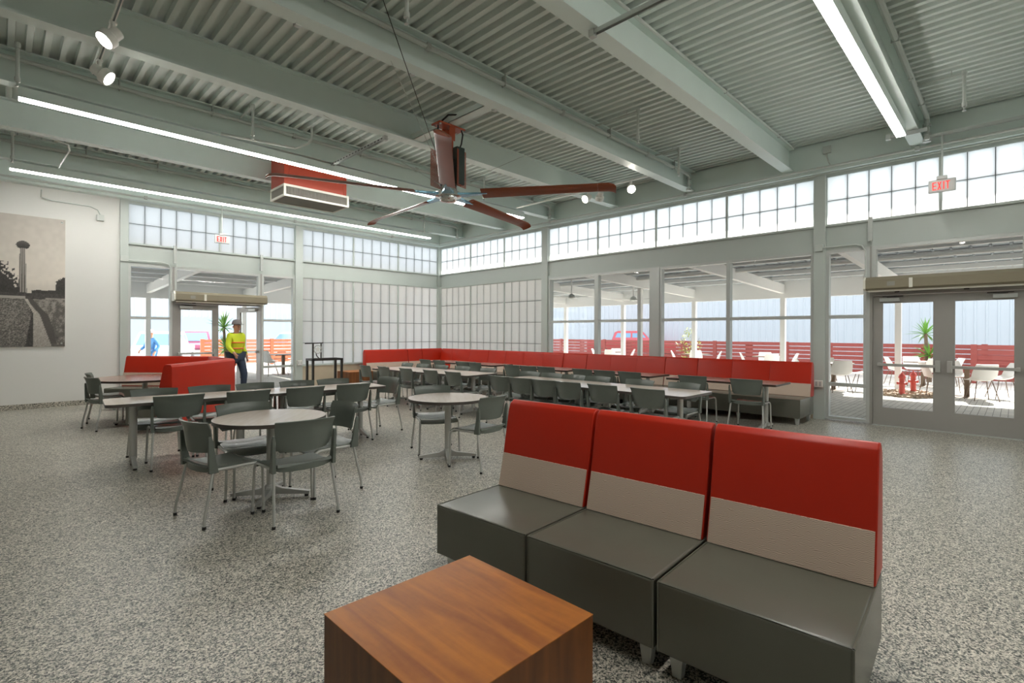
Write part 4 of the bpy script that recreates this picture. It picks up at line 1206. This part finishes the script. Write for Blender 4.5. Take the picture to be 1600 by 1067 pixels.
part('slot', MB().box(-0.007, 0.007, 4.0, 7.45, 4.421, 4.426), 'darkline', tk)
spot('white spotlight on the upper left track, nearer and bigger of two', (0.74, 6.05, 4.425), (-0.62, -0.15, -0.75))
spot('white spotlight near the end of the upper left track', (0.74, 7.0, 4.425), (0.72, -0.35, -0.55))
tk = thing('light_track', 'white lighting track near the right wall with bright spotlight', 'track', (8.50, 0, 0))
part('rail', MB().box(-0.018, 0.018, 4.9, 8.3, 4.425, 4.448), 'whitepl', tk)
spot('bright glaring spotlight between beams left of the near right beam', (8.50, 5.25, 4.425), (-0.7, -0.6, -0.5))
spot('lit white spotlight just below the fan blade pointing right', (8.50, 6.25, 4.425), (-0.85, 0.1, -0.45))
spot('white spotlight at the right fan blade tip, turned away', (8.50, 5.95, 4.425), (0.4, 0.5, -0.7), False)

# exit signs
def exit_sign(label, loc, rz, ztop, w_=0.31, h_=0.185):
    t = thing('exit_sign', label, 'sign', loc, R(rz))
    part('sign_body', MB().box(-w_ / 2, w_ / 2, -0.022, 0.022, -h_ / 2, h_ / 2), 'signgrey', t, bevel=0.012)
    part('canopy', MB().box(-0.06, 0.06, -0.035, 0.035, h_ / 2, h_ / 2 + 0.05), 'signgrey', t, bevel=0.006)
    part('stem', MB().cyl((0, 0), 0.011, h_ / 2 + 0.05, ztop - loc[2], 8), 'pipe', t)
    lw, lh, st = 0.046, 0.115, 0.013
    for ch, x in (('E', -0.085), ('X', -0.028), ('I', 0.021), ('T', 0.065)):
        mb = MB(); y0, y1 = -0.026, -0.021; z0, z1 = -lh / 2, lh / 2
        if ch == 'E':
            mb.box(x - lw / 2, x - lw / 2 + st, y0, y1, z0, z1)
            for za in (z0, -st / 2, z1 - st): mb.box(x - lw / 2 + st, x + lw / 2, y0, y1, za, za + st)
        if ch == 'X':
            for s_ in (-1, 1):
                a = s_ * (lw / 2 - st / 2)
                mb.add([(x - a - st / 2, y0, z0), (x - a + st / 2, y0, z0), (x + a + st / 2, y0, z1), (x + a - st / 2, y0, z1), (x - a - st / 2, y1, z0), (x - a + st / 2, y1, z0), (x + a + st / 2, y1, z1), (x + a - st / 2, y1, z1)],
                       [(0, 1, 2, 3), (7, 6, 5, 4), (0, 4, 5, 1), (1, 5, 6, 2), (2, 6, 7, 3), (3, 7, 4, 0)])
        if ch == 'I': mb.box(x - st / 2, x + st / 2, y0, y1, z0, z1)
        if ch == 'T':
            mb.box(x - lw / 2, x + lw / 2, y0, y1, z1 - st, z1); mb.box(x - st / 2, x + st / 2, y0, y1, z0, z1 - st)
        part('letter', mb, 'exitred', t)
exit_sign('red lettered EXIT sign hanging above the glass double doors at right', (9.70, 0.776, 3.685), -90, 4.43)
exit_sign('red lettered EXIT sign hanging above the far door at left', (3.58, 12.96, 3.635), 0, 4.86)

# air curtains
def air_curtain(label, loc, rz, L):
    t = thing('air_curtain', label, 'air curtain', loc, R(rz))
    pr = [(0.0, 0.0), (-0.22, 0.0), (-0.25, 0.03), (-0.25, 0.16), (-0.20, 0.215), (0.0, 0.215)]
    part('casing', MB().sweep(pr, [lambda a, b, x=0.03: Vector((x, a, b)), lambda a, b, x=L - 0.03: Vector((x, a, b))]), 'taupe', t)
    pe = [(a * 1.02 - 0.001, (b - 0.107) * 1.03 + 0.107) for a, b in pr]
    for x0, x1 in ((0, 0.03), (L - 0.03, L)):
        part('end_cap', MB().sweep(pe, [lambda a, b, x=x0: Vector((x, a, b)), lambda a, b, x=x1: Vector((x, a, b))]), 'ivory' if x0 == 0 else 'taupe', t)
    part('center_strap', MB().box(L * 0.30, L * 0.30 + 0.045, -0.256, -0.25, 0.02, 0.17), 'ivory', t)
    part('label_plate', MB().box(L * 0.16, L * 0.16 + 0.10, -0.254, -0.25, 0.06, 0.13), 'grille', t)
    part('outlet_nozzle', MB().box(0.06, L - 0.06, -0.20, -0.12, -0.025, 0.0), 'ivory', t)
    for x in (L * 0.2, L * 0.62):
        part('fixing_clip', MB().box(x, x + 0.06, -0.1, -0.06, -0.04, 0.0), 'black', t)
    return t
air_curtain('long taupe air curtain box above the far door at left', (2.72, YA - 0.03, 2.205), 0, 1.99)
air_curtain('long taupe air curtain box above the glass double doors at right', (XB - 0.03, 1.79, 2.225), -90, 1.99)
GP = 'strut brackets over the air curtains'
def bracket(label, loc):
    t = thing('strut_bracket', label, 'bracket', loc)
    part('channel', MB().box(-0.03, 0.03, -0.03, 0.03, 0, 0.40), 'galv', t)
    part('hanger_rod', MB().cyl((0.02, -0.02), 0.006, -0.62, 0.0, 6), 'galv', t)
bracket('grey strut bracket left above the far door air curtain', (2.77, YA - 0.12, 3.05))
bracket('grey strut bracket right above the far door air curtain', (4.62, YA - 0.12, 3.05))
bracket('grey strut bracket left above the right doors air curtain', (XB - 0.12, 1.72, 3.05))

# conduits, boxes, pipes
def cable(name, label, cat, pts, r=0.012, mat='pipe', boxes=(), group=None, clips=()):
    t = thing(name, label, cat, (0, 0, 0), 0, group)
    part('tube', MB().tube(pts, r, 8), mat, t, smooth=True)
    for x, y, z, a, b, c_ in boxes:
        part('junction_box', MB().box(x - a, x + a, y - b, y + b, z - c_, z + c_), mat, t, bevel=0.004)
    for x, y, z in clips:
        part('coupling', MB().box(x - 0.03, x + 0.03, y - 0.03, y + 0.03, z - 0.035, z + 0.035), 'galv', t, bevel=0.006)
    return t
y = YA - 0.06
cable('conduit', 'thin conduit from left column box down to far door air curtain', 'conduit', [(1.86, y, 3.05), (2.55, y, 3.05), (2.66, y, 3.02), (2.70, y, 2.93), (2.70, y, 2.45)], boxes=[(1.86, y, 3.07, 0.07, 0.025, 0.06)])
cable('conduit', 'thin conduit running along top of white wall to small box', 'conduit', [(0.55, 13.38, 4.25), (0.55, 13.5, 4.13), (0.7, y + 0.04, 4.10), (1.3, y + 0.04, 4.09), (1.42, y + 0.04, 4.04), (1.46, y + 0.04, 3.94)], boxes=[(1.46, y + 0.03, 3.88, 0.06, 0.03, 0.06)])
x = XB - 0.06
cable('conduit', 'thin conduit from right column box to the double door air curtain', 'conduit', [(x - 0.01, 2.48, 3.03), (x, 1.93, 3.03), (x, 1.85, 3.0), (x, 1.80, 2.90), (x, 1.79, 2.45)], boxes=[(x, 2.48, 3.03, 0.03, 0.06, 0.06)])
cable('conduit', 'pair of bent conduits with square box on the right girder', 'conduit', [(10.09, 2.27, 4.40), (10.09, 2.30, 4.46), (10.09, 2.34, 4.60), (10.09, 2.34, 4.68)], boxes=[(10.075, 2.33, 4.70, 0.03, 0.06, 0.06)])
cable('conduit', 'long conduit along the foot of the right wall girder', 'conduit', [(10.05, -6, 4.40), (10.05, 13.3, 4.40)], 0.022, clips=[(10.05, yy, 4.40) for yy in (1.1, 4.9, 8.6)])
cable('conduit', 'thin second conduit below the right wall girder over the clerestory', 'conduit', [(10.20, -6, 4.325), (10.20, 13.3, 4.325)], 0.013)
cable('conduit', 'long conduit along the foot of the back wall girder', 'conduit', [(-5, 13.34, 4.40), (10.0, 13.34, 4.40)], 0.02, clips=[(xx, 13.34, 4.40) for xx in (2.2, 5.4, 8.3)])
cable('conduit', 'bent double conduit dropping from deck beside far light strip', 'conduit', [(3.45, 7.9, 4.74), (3.45, 7.9, 4.55), (3.42, 7.98, 4.49), (3.32, 8.2, 4.455), (2.3, 8.40, 4.455)], 0.02)
cable('conduit', 'thin bent pipe hanging at the upper left between two light strips', 'conduit', [(-0.6, 10.3, 4.40), (0.55, 10.3, 4.40), (0.72, 10.3, 4.36), (0.75, 10.5, 4.33), (0.72, 12.15, 4.43)], 0.012)
GS = 'painted sprinkler pipes along the beams'
for yb, dy, zz, rr, rise, lb in ((BY[4], 0.13, 4.795, 0.034, True, 'painted pipe with couplings beside the nearest light strip'),
                           (BY[5], 0.115, 4.825, 0.018, False, 'thin painted pipe tucked under deck on the wide bright upper right beam'),
                           (BY[6], 0.075, 4.74, 0.030, True, 'painted pipe on the beam in front of the fan'),
                           (BY[8], 0.075, 4.74, 0.030, True, 'painted pipe on the beam above the middle light strip'),
                           (BY[10], 0.075, 4.74, 0.030, True, 'painted pipe on the beam closest to the back wall')):
    yy = yb - dy
    cl = [(xx, yy, zz) for xx in (3.4, 5.8, 8.2)]
    pts = [(-5.5, yy, zz), (9.75, yy, zz), (9.82, yy, zz - 0.03), (9.84, yy, zz - 0.09), (9.84, yy, 4.42)] if rise else [(-5.5, yy, zz), (9.95, yy, zz)]
    t = cable('sprinkler_pipe', lb, 'pipe', pts, rr, 'pipe', (), GS, cl if rise else ())
    if rise:
        for zc_ in (4.66, 4.52, 4.43):
            part('coupling', MB().cyl((9.84, yy), rr + 0.018, zc_ - 0.022, zc_ + 0.022, 10), 'galv', t)
    for xx in (1.1, 2.2, 4.6, 7.0, 9.2):
        part('pipe_hanger', MB().box(xx - 0.006, xx + 0.006, yy - rr - 0.004, yy + rr + 0.004, zz - rr - 0.006, ZD), 'galv', t)
cable('conduit', 'thin dark conduit clipped to bottom flange of the beam before the fan', 'conduit', [(-5, BY[6] + 0.1, 4.475), (5.0, BY[6] + 0.1, 4.475)], 0.009, clips=[(xx, BY[6] + 0.1, 4.475) for xx in (2.0, 3.3, 4.6)])
GD = 'sprinkler drops'
def drop(label, x, y0, y1, z=4.79, dz=0.42, r=0.019):
    t = thing('sprinkler_drop', label, 'sprinkler', (0, 0, 0), 0, GD)
    part('branch', MB().tube([(x, y0, z), (x, y1, z)], r * 0.8, 8), 'pipe', t, smooth=True)
    part('elbow', MB().lathe([(r * 1.5, -r * 1.8), (r * 1.7, 0), (r * 1.4, r * 1.6)], 10, c=(0, 0)), 'pipe', t).location = (x, y1, z)
    part('drop_pipe', MB().cyl((x, y1), r, z - dz, z - 0.01, 10), 'pipe', t, smooth=True)
    part('collar', MB().cyl((x, y1), r * 1.45, z - dz, z - dz + 0.05, 10), 'pipe', t, smooth=True)
    part('nozzle', MB().lathe([(0.024, 0.02), (0.024, 0.0), (0.010, -0.01), (0.010, -0.045), (0.022, -0.05), (0.022, -0.055)], 10), 'galv', t).location = (x, y1, z - dz)
    part('hanger', MB().cyl((x, (y0 * 0.25 + y1 * 0.75)), 0.005, z, ZD, 6), 'galv', t)
drop('sprinkler drop on a branch pipe left of the big upper right beam', 6.62, BY[6] - 0.08, 3.97)
drop('sprinkler drop nearer the right wall, beside the bright spotlight', 8.50, BY[6] - 0.08, 4.27)
drop('sprinkler drop hanging right of the nearest light strip', 8.52, BY[4] - 0.14, 0.47)
drop('sprinkler drop at the top edge of the picture over the fan', 2.60, BY[6] - 0.08, 3.95)
drop('sprinkler drop at the far upper left above the first light strip', 0.128, BY[8] - 0.08, 8.15)
drop('sprinkler drop at upper left above the back light strip', 0.129, BY[10] - 0.08, 11.85)
drop('sprinkler drop on an angled branch above the middle light strip', 2.58, BY[8] - 0.08, 7.9)
drop('sprinkler drop in the back corner above the end of back light strip', 8.45, BY[10] - 0.08, 11.9)
drop('sprinkler drop right behind the fan by right blade', 7.2, BY[8] - 0.08, 8.0)

# slotted strut channels
def strut(label, a, b):
    t = thing('slotted_strut', label, 'bracket', (0, 0, 0))
    a = Vector(a); b = Vector(b); d = (b - a).normalized(); n = int((b - a).length / 0.1)
    mb = MB(); mb.beam(a + Vector((0, 0, 0.02)), b + Vector((0, 0, 0.02)), 0.042, 0.004)
    side = d.cross(Vector((0, 0, 1))).normalized() * 0.02
    for s_ in (-1, 1):
        mb.beam(a + side * s_, b + side * s_, 0.003, 0.042)
    part('channel', mb, 'galv', t)
    mb = MB()
    for k in range(n):
        p = a + d * (0.05 + k * 0.1)
        mb.beam(p - d * 0.025 - Vector((0, 0, 0.0)) - side * 1.12, p + d * 0.025 - side * 1.12, 0.002, 0.016)
    part('slot', mb, 'black', t)
    part('clamp', MB().box(a.x - 0.03, a.x + 0.03, a.y - 0.03, a.y + 0.03, a.z - 0.04, a.z + 0.04), 'galv', t, bevel=0.005)
strut('slotted strut bridging two beams at left of the fan', (4.05, 6.72, 4.42), (4.05, 8.44, 4.42))
strut('slotted strut crossing the top edge above the wide bright beam', (4.05, 2.93, 4.42), (4.05, 1.3, 4.42))
strut('slotted strut along the right girder behind the EXIT sign', (9.70, 0.95, 4.44), (9.70, -3.5, 4.44))
strut('slotted strut bracket at the end of the nearest light strip', (9.25, 1.35, 4.42), (9.25, 0.9, 4.42))

def outlet(label, loc, rz):
    t = thing('outlet_box', label, 'outlet', loc, R(rz))
    part('box', MB().box(-0.065, 0.065, -0.05, 0, -0.06, 0.06), 'whitepl', t, bevel=0.005)
    for x in (-0.03, 0.03):
        part('socket', MB().box(x - 0.018, x + 0.018, -0.053, -0.05, -0.04, 0.04), 'signgrey', t, bevel=0.002)
outlet('white double outlet box on column right of the wall bench', (XB - 0.051, 2.48, 0.63), -90)
outlet('white double outlet box on column right of the far door', (5.60, YA - 0.061, 0.70), 0)

# ================================================================== MURAL (printed photograph on a flat panel)
NX, NZ = 150, 250
X0, X1, Z0, Z1 = -0.95, 0.912, 1.206, 3.745
def hsh(i, j, k=0):
    v = math.sin(i * 127.1 + j * 311.7 + k * 74.7) * 43758.5453
    return v - math.floor(v)
def smooth_noise(x, y, k=0):
    i, j = math.floor(x), math.floor(y); fx, fy = x - i, y - j
    a = hsh(i, j, k) * (1 - fx) + hsh(i + 1, j, k) * fx
    b = hsh(i, j + 1, k) * (1 - fx) + hsh(i + 1, j + 1, k) * fx
    return a * (1 - fy) + b * fy
def print_tone(px, py):
    """tone (0..255 grey) of the printed picture; px, py in photograph pixels"""
    n1 = smooth_noise(px * 0.9, py * 0.9); n2 = smooth_noise(px * 0.18, py * 0.18, 3); n3 = hsh(int(px * 9), int(py * 9), 5)
    hz = 456 + 1.5 * n2
    if py < hz:
        t = 168 + 30 * min(1, (py - 336) / 90) - 8 * max(0, (py - 440) / 16) + 8 * (n2 - 0.5)
        cx_ = 34.5
        if ((px - cx_) / 10.5) ** 2 + ((py - 382) / 6.5) ** 2 < 1:
            t = 70 + 22 * (381 - py) / 6 + 16 * n1
        if 387 <= py:
            hw = 4.2 + 2.4 * (py - 387) / 69
            u = (px - cx_ + 0.4) / hw
            if abs(u) < 1:
                t = 84 + 72 * (0.5 + 0.5 * math.sin(u * 9.5)) + 10 * n1
        # trees
        if px < 27 and py > 408 and smooth_noise(px * 0.42, py * 0.42, 7) > 0.62 - 0.022 * (py - 408) * (1 if px < 20 else 0.7) + 0.02 * max(0, px - 4): t = 58 + 26 * n1
        if px > 86 and ((px - 104) / 19) ** 2 + ((py - 446) / 17) ** 2 < 0.75 + 0.45 * n1: t = 54 + 22 * n1
        if py > 449 - 3 * n2 and (px > 48 and py > 454 - 6 * n2 or px < 30): t = 56 + 24 * n1
        return t
    if py < 466:
        t = 62 + 34 * n1
        if 462 < py < 466 and px < 38: t = 150
        if 464 < py and px > 70: t = 150 - 40 * n1
        return t
    # curb path
    v = (py - 466) / 75.0
    xl = 38 + 14.5 * min(1, v * 3.2); xr = 42 + 13 * min(1, v * 3) + 27 * max(0, v - 0.12) * 1.05
    if px < xl - 1.2:
        t = 74 + 52 * n1 + 40 * (n3 - 0.5) + 22 * math.exp(-((px - 20) / 26) ** 2) * (1 - abs(v - 0.35))
        if px > xl - 14 * v: t *= 0.66
        return t
    if px < xr: return 166 + 34 * (n1 - 0.5) + 24 * (n3 - 0.5) - 26 * v
    if px < xr + 8 + 22 * v * (1 - v) and v < 0.95: return 84 + 14 * n1
    return 122 + 40 * (n2 - 0.4) + 30 * (n1 - 0.5) - 24 * v
mu = thing('mural', 'sepia photograph print of a tall tower mounted on the white wall', 'mural', (0, 0, 0))
part('panel', MB().box(X0, X1, YA - 0.028, YA - 0.003, Z0, Z1), 'ivory', mu)
vs_ = []; fs_ = []; cols = []
for j in range(NZ + 1):
    for i in range(NX + 1):
        x = X0 + 0.002 + (X1 - X0 - 0.004) * i / NX; z = Z0 + 0.002 + (Z1 - Z0 - 0.004) * j / NZ
        vs_.append((x, YA - 0.0295, z))
        px = (x + 0.015) / 0.926 * 102.0; py = 542.0 - (z - 1.206) / 2.527 * 206.0
        t_ = print_tone(px, py)
        t_ = max(0, min(255, t_ * 1.12 if t_ > 120 else t_ * 0.92))
        c_ = srgb(min(255, t_ * 1.02), t_ * 0.985, t_ * 0.935)
        cols += [c_[0], c_[1], c_[2], 1.0]
for j in range(NZ):
    for i in range(NX):
        a = j * (NX + 1) + i
        fs_.append((a, a + 1, a + NX + 2, a + NX + 1))
me = bpy.data.meshes.new('print'); me.from_pydata(vs_, [], fs_)
ca_ = me.color_attributes.new('ink', 'FLOAT_COLOR', 'POINT'); ca_.data.foreach_set('color', cols)
mt, nt, out = newmat('printed_photo')
at = N(nt, 'ShaderNodeAttribute'); at.attribute_name = 'ink'
b = N(nt, 'ShaderNodeBsdfPrincipled'); b.inputs['Roughness'].default_value = 0.45
nt.links.new(at.outputs['Color'], b.inputs['Base Color']); nt.links.new(b.outputs[0], out.inputs[0])
me.materials.append(mt)
link('print', me, mu)
for x, z in ((0.86, 3.68), (0.86, 1.27), (-0.9, 3.68), (-0.9, 1.27)):
    o = part('standoff_bolt', MB().cyl((0, 0), 0.016, 0, 0.012, 12), 'mirror', mu); o.rotation_euler = (R(90), 0, 0); o.location = (x, YA - 0.0295, z)

# ================================================================== PATIO FURNITURE
def make_shell():
    t = thing('patio_chair', 'x', 'chair', (0, 0, 0), 0, 'white shell chairs on the patio')
    def fn(u, v):
        k = 2 * u - 1
        if v < 0.5:
            q = v / 0.5; y = 0.22 - 0.38 * q; z = 0.46 - 0.03 * math.sin(q * PI) + 0.02 * q
            w_ = 0.24; zz = z + 0.10 * abs(k) ** 3 * q; return (k * w_, y, zz)
        q = (v - 0.5) / 0.5; y = -0.16 - 0.12 * q + 0.05 * k * k * (1 - q * 0.4); z = 0.48 + 0.36 * q ** 0.9
        return (k * (0.24 - 0.04 * q * q), y, z + 0.10 * abs(k) ** 3 * (1 - q))
    part('shell', MB().grid(fn, 10, 14, 0.01), 'shell', t, smooth=True)
    for sx in (-1, 1):
        for sy in (-1, 1):
            part('leg', MB().tube([(sx * 0.14, sy * 0.12, 0.455), (sx * 0.23, sy * 0.23, 0)], 0.010, 6), 'bronze', t)
    return t
SH = []
def pchair(x, y, face, label):
    loc = (x, y, -0.01); rz = R(face) - PI / 2
    if not SH:
        c = make_shell(); SH.append(c); c.location = loc; c.rotation_euler = (0, 0, rz); c['label'] = label
        return
    dup(SH[0], loc, rz, label, 'white shell chairs on the patio')
def ptable(x, y, label):
    t = thing('patio_table', label, 'table', (x, y, -0.01), 0, 'patio tables')
    part('tabletop', MB().prism(rrect(-0.42, 0.42, -0.42, 0.42, 0.04), 0.70, 0.73), 'bronze', t)
    part('column', MB().box(-0.05, 0.05, -0.05, 0.05, 0.012, 0.70), 'bronze', t)
    part('base_plate', MB().box(-0.28, 0.28, -0.28, 0.28, 0, 0.012), 'bronze', t)
places = [((16.6, 0.85), 'outside the right door leaf'), ((16.1, 3.55), 'outside the sidelight beside the glass doors'), ((19.2, 1.95), 'by the fence behind the standpipes'),
          ((19.4, 6.3), 'outside the near big window'), ((19.4, 9.0), 'outside the second big window'), ((19.0, 12.6), 'outside the window with the red truck'), ((7.2, 18.8), 'outside the far door sidelight')]
for (x, y), w_ in places:
    ptable(x, y, 'square bronze patio table ' + w_)
    for a, nm_ in ((25, 'door-side'), (115, 'left'), (205, 'far'), (295, 'right')):
        c_, s_ = math.cos(R(a + 180)), math.sin(R(a + 180))
        nm2 = {'door-side': 'building side', 'left': 'right side', 'far': 'fence side', 'right': 'left side'}[nm_]
        pchair(x + 0.68 * c_, y + 0.68 * s_, a, 'white shell chair, %s of patio table %s' % (nm2, w_))

# canopy fans outside
def small_fan(label, x, y, d):
    zt = zc(d) - 0.10
    t = thing('canopy_fan', label, 'fan', (x, y, zt), 0.4, 'white fans under the canopy')
    part('rod', MB().cyl((0, 0), 0.02, -0.45, 0.05, 8), 'cwhite', t)
    part('motor', MB().lathe([(0.03, 0.03), (0.10, -0.02), (0.12, -0.10), (0.05, -0.14)], 16), 'galv', t, smooth=True).location = (0, 0, -0.45)
    for k in range(3):
        q = Matrix.Rotation(k * 2 * PI / 3, 4, 'Z') @ Matrix.Translation((0.42, 0, -0.53)) @ Matrix.Rotation(R(12), 4, 'X')
        part('blade', MB().obox(q, 0.66, 0.11, 0.012), 'cwhite', t)
small_fan('white canopy fan outside the second big window', 14.6, 8.9, 4.3)
small_fan('white canopy fan outside the window beside the translucent panels', 13.0, 10.2, 2.7)

# ================================================================== PEOPLE
def skin_mesh(name, verts, edges, radii, root=0, sub=2):
    me = bpy.data.meshes.new(name + '_skel'); me.from_pydata(verts, edges, [])
    o = bpy.data.objects.new(name + '_skel', me); col.objects.link(o)
    md = o.modifiers.new('skin', 'SKIN'); md.use_smooth_shade = True
    sv = me.skin_vertices[0].data
    for i, r in enumerate(radii):
        sv[i].radius = (r, r) if not isinstance(r, tuple) else r
    sv[root].use_root = True
    sb = o.modifiers.new('sub', 'SUBSURF'); sb.levels = sub; sb.render_levels = sub
    dg = bpy.context.evaluated_depsgraph_get(); dg.update()
    res = bpy.data.meshes.new_from_object(o.evaluated_get(dg)); res.name = name
    bpy.data.objects.remove(o); bpy.data.meshes.remove(me)
    return res
def person(label, loc, rz, shirt, trousers, cap, vest=True, scale=1.0):
    t = thing('person', label, 'person', loc, R(rz))
    # local: facing +y, mid-stride
    J = {'pel': (0, 0, .95), 'waist': (0, 0, 1.08), 'chest': (0, .01, 1.30), 'neck0': (0, 0, 1.46), 'neck1': (0, .015, 1.54), 'head0': (0, .03, 1.62), 'head1': (0, .025, 1.73),
         'shl': (-.17, 0, 1.42), 'ell': (-.25, -.10, 1.16), 'wrl': (-.24, .04, .95), 'hdl': (-.235, .09, .88), 'shr': (.17, 0, 1.42), 'elr': (.25, .06, 1.16), 'wrr': (.24, .25, 1.02), 'hdr': (.235, .31, .98),
         'hil': (-.09, 0, .92), 'knl': (-.10, .16, .52), 'anl': (-.10, .12, .10), 'tol': (-.11, .27, .035), 'hir': (.09, 0, .92), 'knr': (.10, -.08, .50), 'anr': (.10, -.30, .13), 'tor': (.11, -.18, .04)}
    RD = {'pel': .125, 'waist': .115, 'chest': .135, 'neck0': .06, 'neck1': .055, 'head0': .085, 'head1': .085, 'shl': .065, 'ell': .042, 'wrl': .03, 'hdl': .03, 'shr': .065, 'elr': .042, 'wrr': .03, 'hdr': .03,
          'hil': .095, 'knl': .062, 'anl': .042, 'tol': .036, 'hir': .095, 'knr': .062, 'anr': .042, 'tor': .036}
    def build(names, edges, add, nm_, mat_):
        idx = {n: i for i, n in enumerate(names)}
        me = skin_mesh(nm_, [J[n] for n in names], [(idx[a], idx[b]) for a, b in edges], [RD[n] + add for n in names])
        me.materials.append(M[mat_])
        return link(nm_, me, t)
    allE = [('pel', 'waist'), ('waist', 'chest'), ('chest', 'neck0'), ('neck0', 'neck1'), ('neck1', 'head0'), ('head0', 'head1'), ('chest', 'shl'), ('shl', 'ell'), ('ell', 'wrl'), ('wrl', 'hdl'),
            ('chest', 'shr'), ('shr', 'elr'), ('elr', 'wrr'), ('wrr', 'hdr'), ('pel', 'hil'), ('hil', 'knl'), ('knl', 'anl'), ('anl', 'tol'), ('pel', 'hir'), ('hir', 'knr'), ('knr', 'anr'), ('anr', 'tor')]
    # fingers join the same body mesh
    for s, h in (('l', 'hdl'), ('r', 'hdr')):
        b0 = Vector(J[h]); sx = -1 if s == 'l' else 1
        for k in range(4):
            n1, n2 = 'f%s%da' % (s, k), 'f%s%db' % (s, k)
            J[n1] = tuple(b0 + Vector((0.0, -0.026 + 0.017 * k + 0.01, -0.05))); J[n2] = tuple(b0 + Vector((-sx * 0.012, -0.03 + 0.019 * k + 0.02, -0.085 - 0.006 * (k in (1, 2)))))
            RD[n1] = .009; RD[n2] = .008; allE += [(h, n1), (n1, n2)]
        n1 = 'f%st' % s; J[n1] = tuple(b0 + Vector((-sx * 0.03, 0.05, -0.03))); RD[n1] = .010; allE.append((h, n1))
    build(list(RD), allE, 0, 'body', 'skin')
    build(['pel', 'waist', 'chest', 'neck0', 'shl', 'ell', 'wrl', 'shr', 'elr', 'wrr'], [('pel', 'waist'), ('waist', 'chest'), ('chest', 'neck0'), ('chest', 'shl'), ('shl', 'ell'), ('ell', 'wrl'), ('chest', 'shr'), ('shr', 'elr'), ('elr', 'wrr')], 0.018, 'shirt', shirt)
    build(['pel', 'hil', 'knl', 'anl', 'hir', 'knr', 'anr'], [('pel', 'hil'), ('hil', 'knl'), ('knl', 'anl'), ('pel', 'hir'), ('hir', 'knr'), ('knr', 'anr')], 0.02, 'trousers', trousers)
    for s in 'lr':
        build(['an' + s, 'to' + s], [('an' + s, 'to' + s)], 0.014, 'boot', 'boot')
    mb = MB(); mb.lathe([(0.105, 1.685), (0.108, 1.70), (0.10, 1.76), (0.07, 1.80), (0.02, 1.815)], 18, c=(0, 0.025)); mb.box(-0.06, 0.06, 0.10, 0.19, 1.685, 1.695)
    part('cap', mb, cap, t, smooth=True)
    mb = MB(); mb.add([(0, 0.15, 1.60), (-0.014, 0.118, 1.595), (0.014, 0.118, 1.595), (0, 0.118, 1.645)], [(0, 1, 2), (0, 2, 3), (0, 3, 1), (1, 3, 2)])
    part('nose', mb, 'skin', t)
    for sx in (-1, 1):
        part('eye', MB().obox(Matrix.Translation((sx * 0.032, 0.116, 1.642)), 0.022, 0.01, 0.012), 'rubber', t)
        part('ear', MB().obox(Matrix.Translation((sx * 0.092, 0.02, 1.63)), 0.014, 0.03, 0.05), 'skin', t, bevel=0.005)
    part('mouth', MB().obox(Matrix.Translation((0, 0.118, 1.568)), 0.04, 0.008, 0.008), 'hydrant', t)
    if vest:
        mb = MB()
        for z, a, b_ in ((1.12, 0.165, 0.145), (1.26, 0.175, 0.160)):
            mb.tube([(a * math.cos(2 * PI * k / 20), b_ * math.sin(2 * PI * k / 20), z) for k in range(21)], 0.018, 6)
        part('reflective_band', mb, 'orange', t, smooth=True)
    t.scale = (scale,) * 3
    return t
person('person in yellow hi-vis shirt and dark trousers walking through the far door', (3.97, 13.25, 0), 200, 'hivis', 'navy', 'hairgrey')
person('person in blue work clothes and white cap beside the white pickup', (4.14, 23.9, -0.21), 120, 'bluecloth', 'bluecloth', 'whitepl', False)
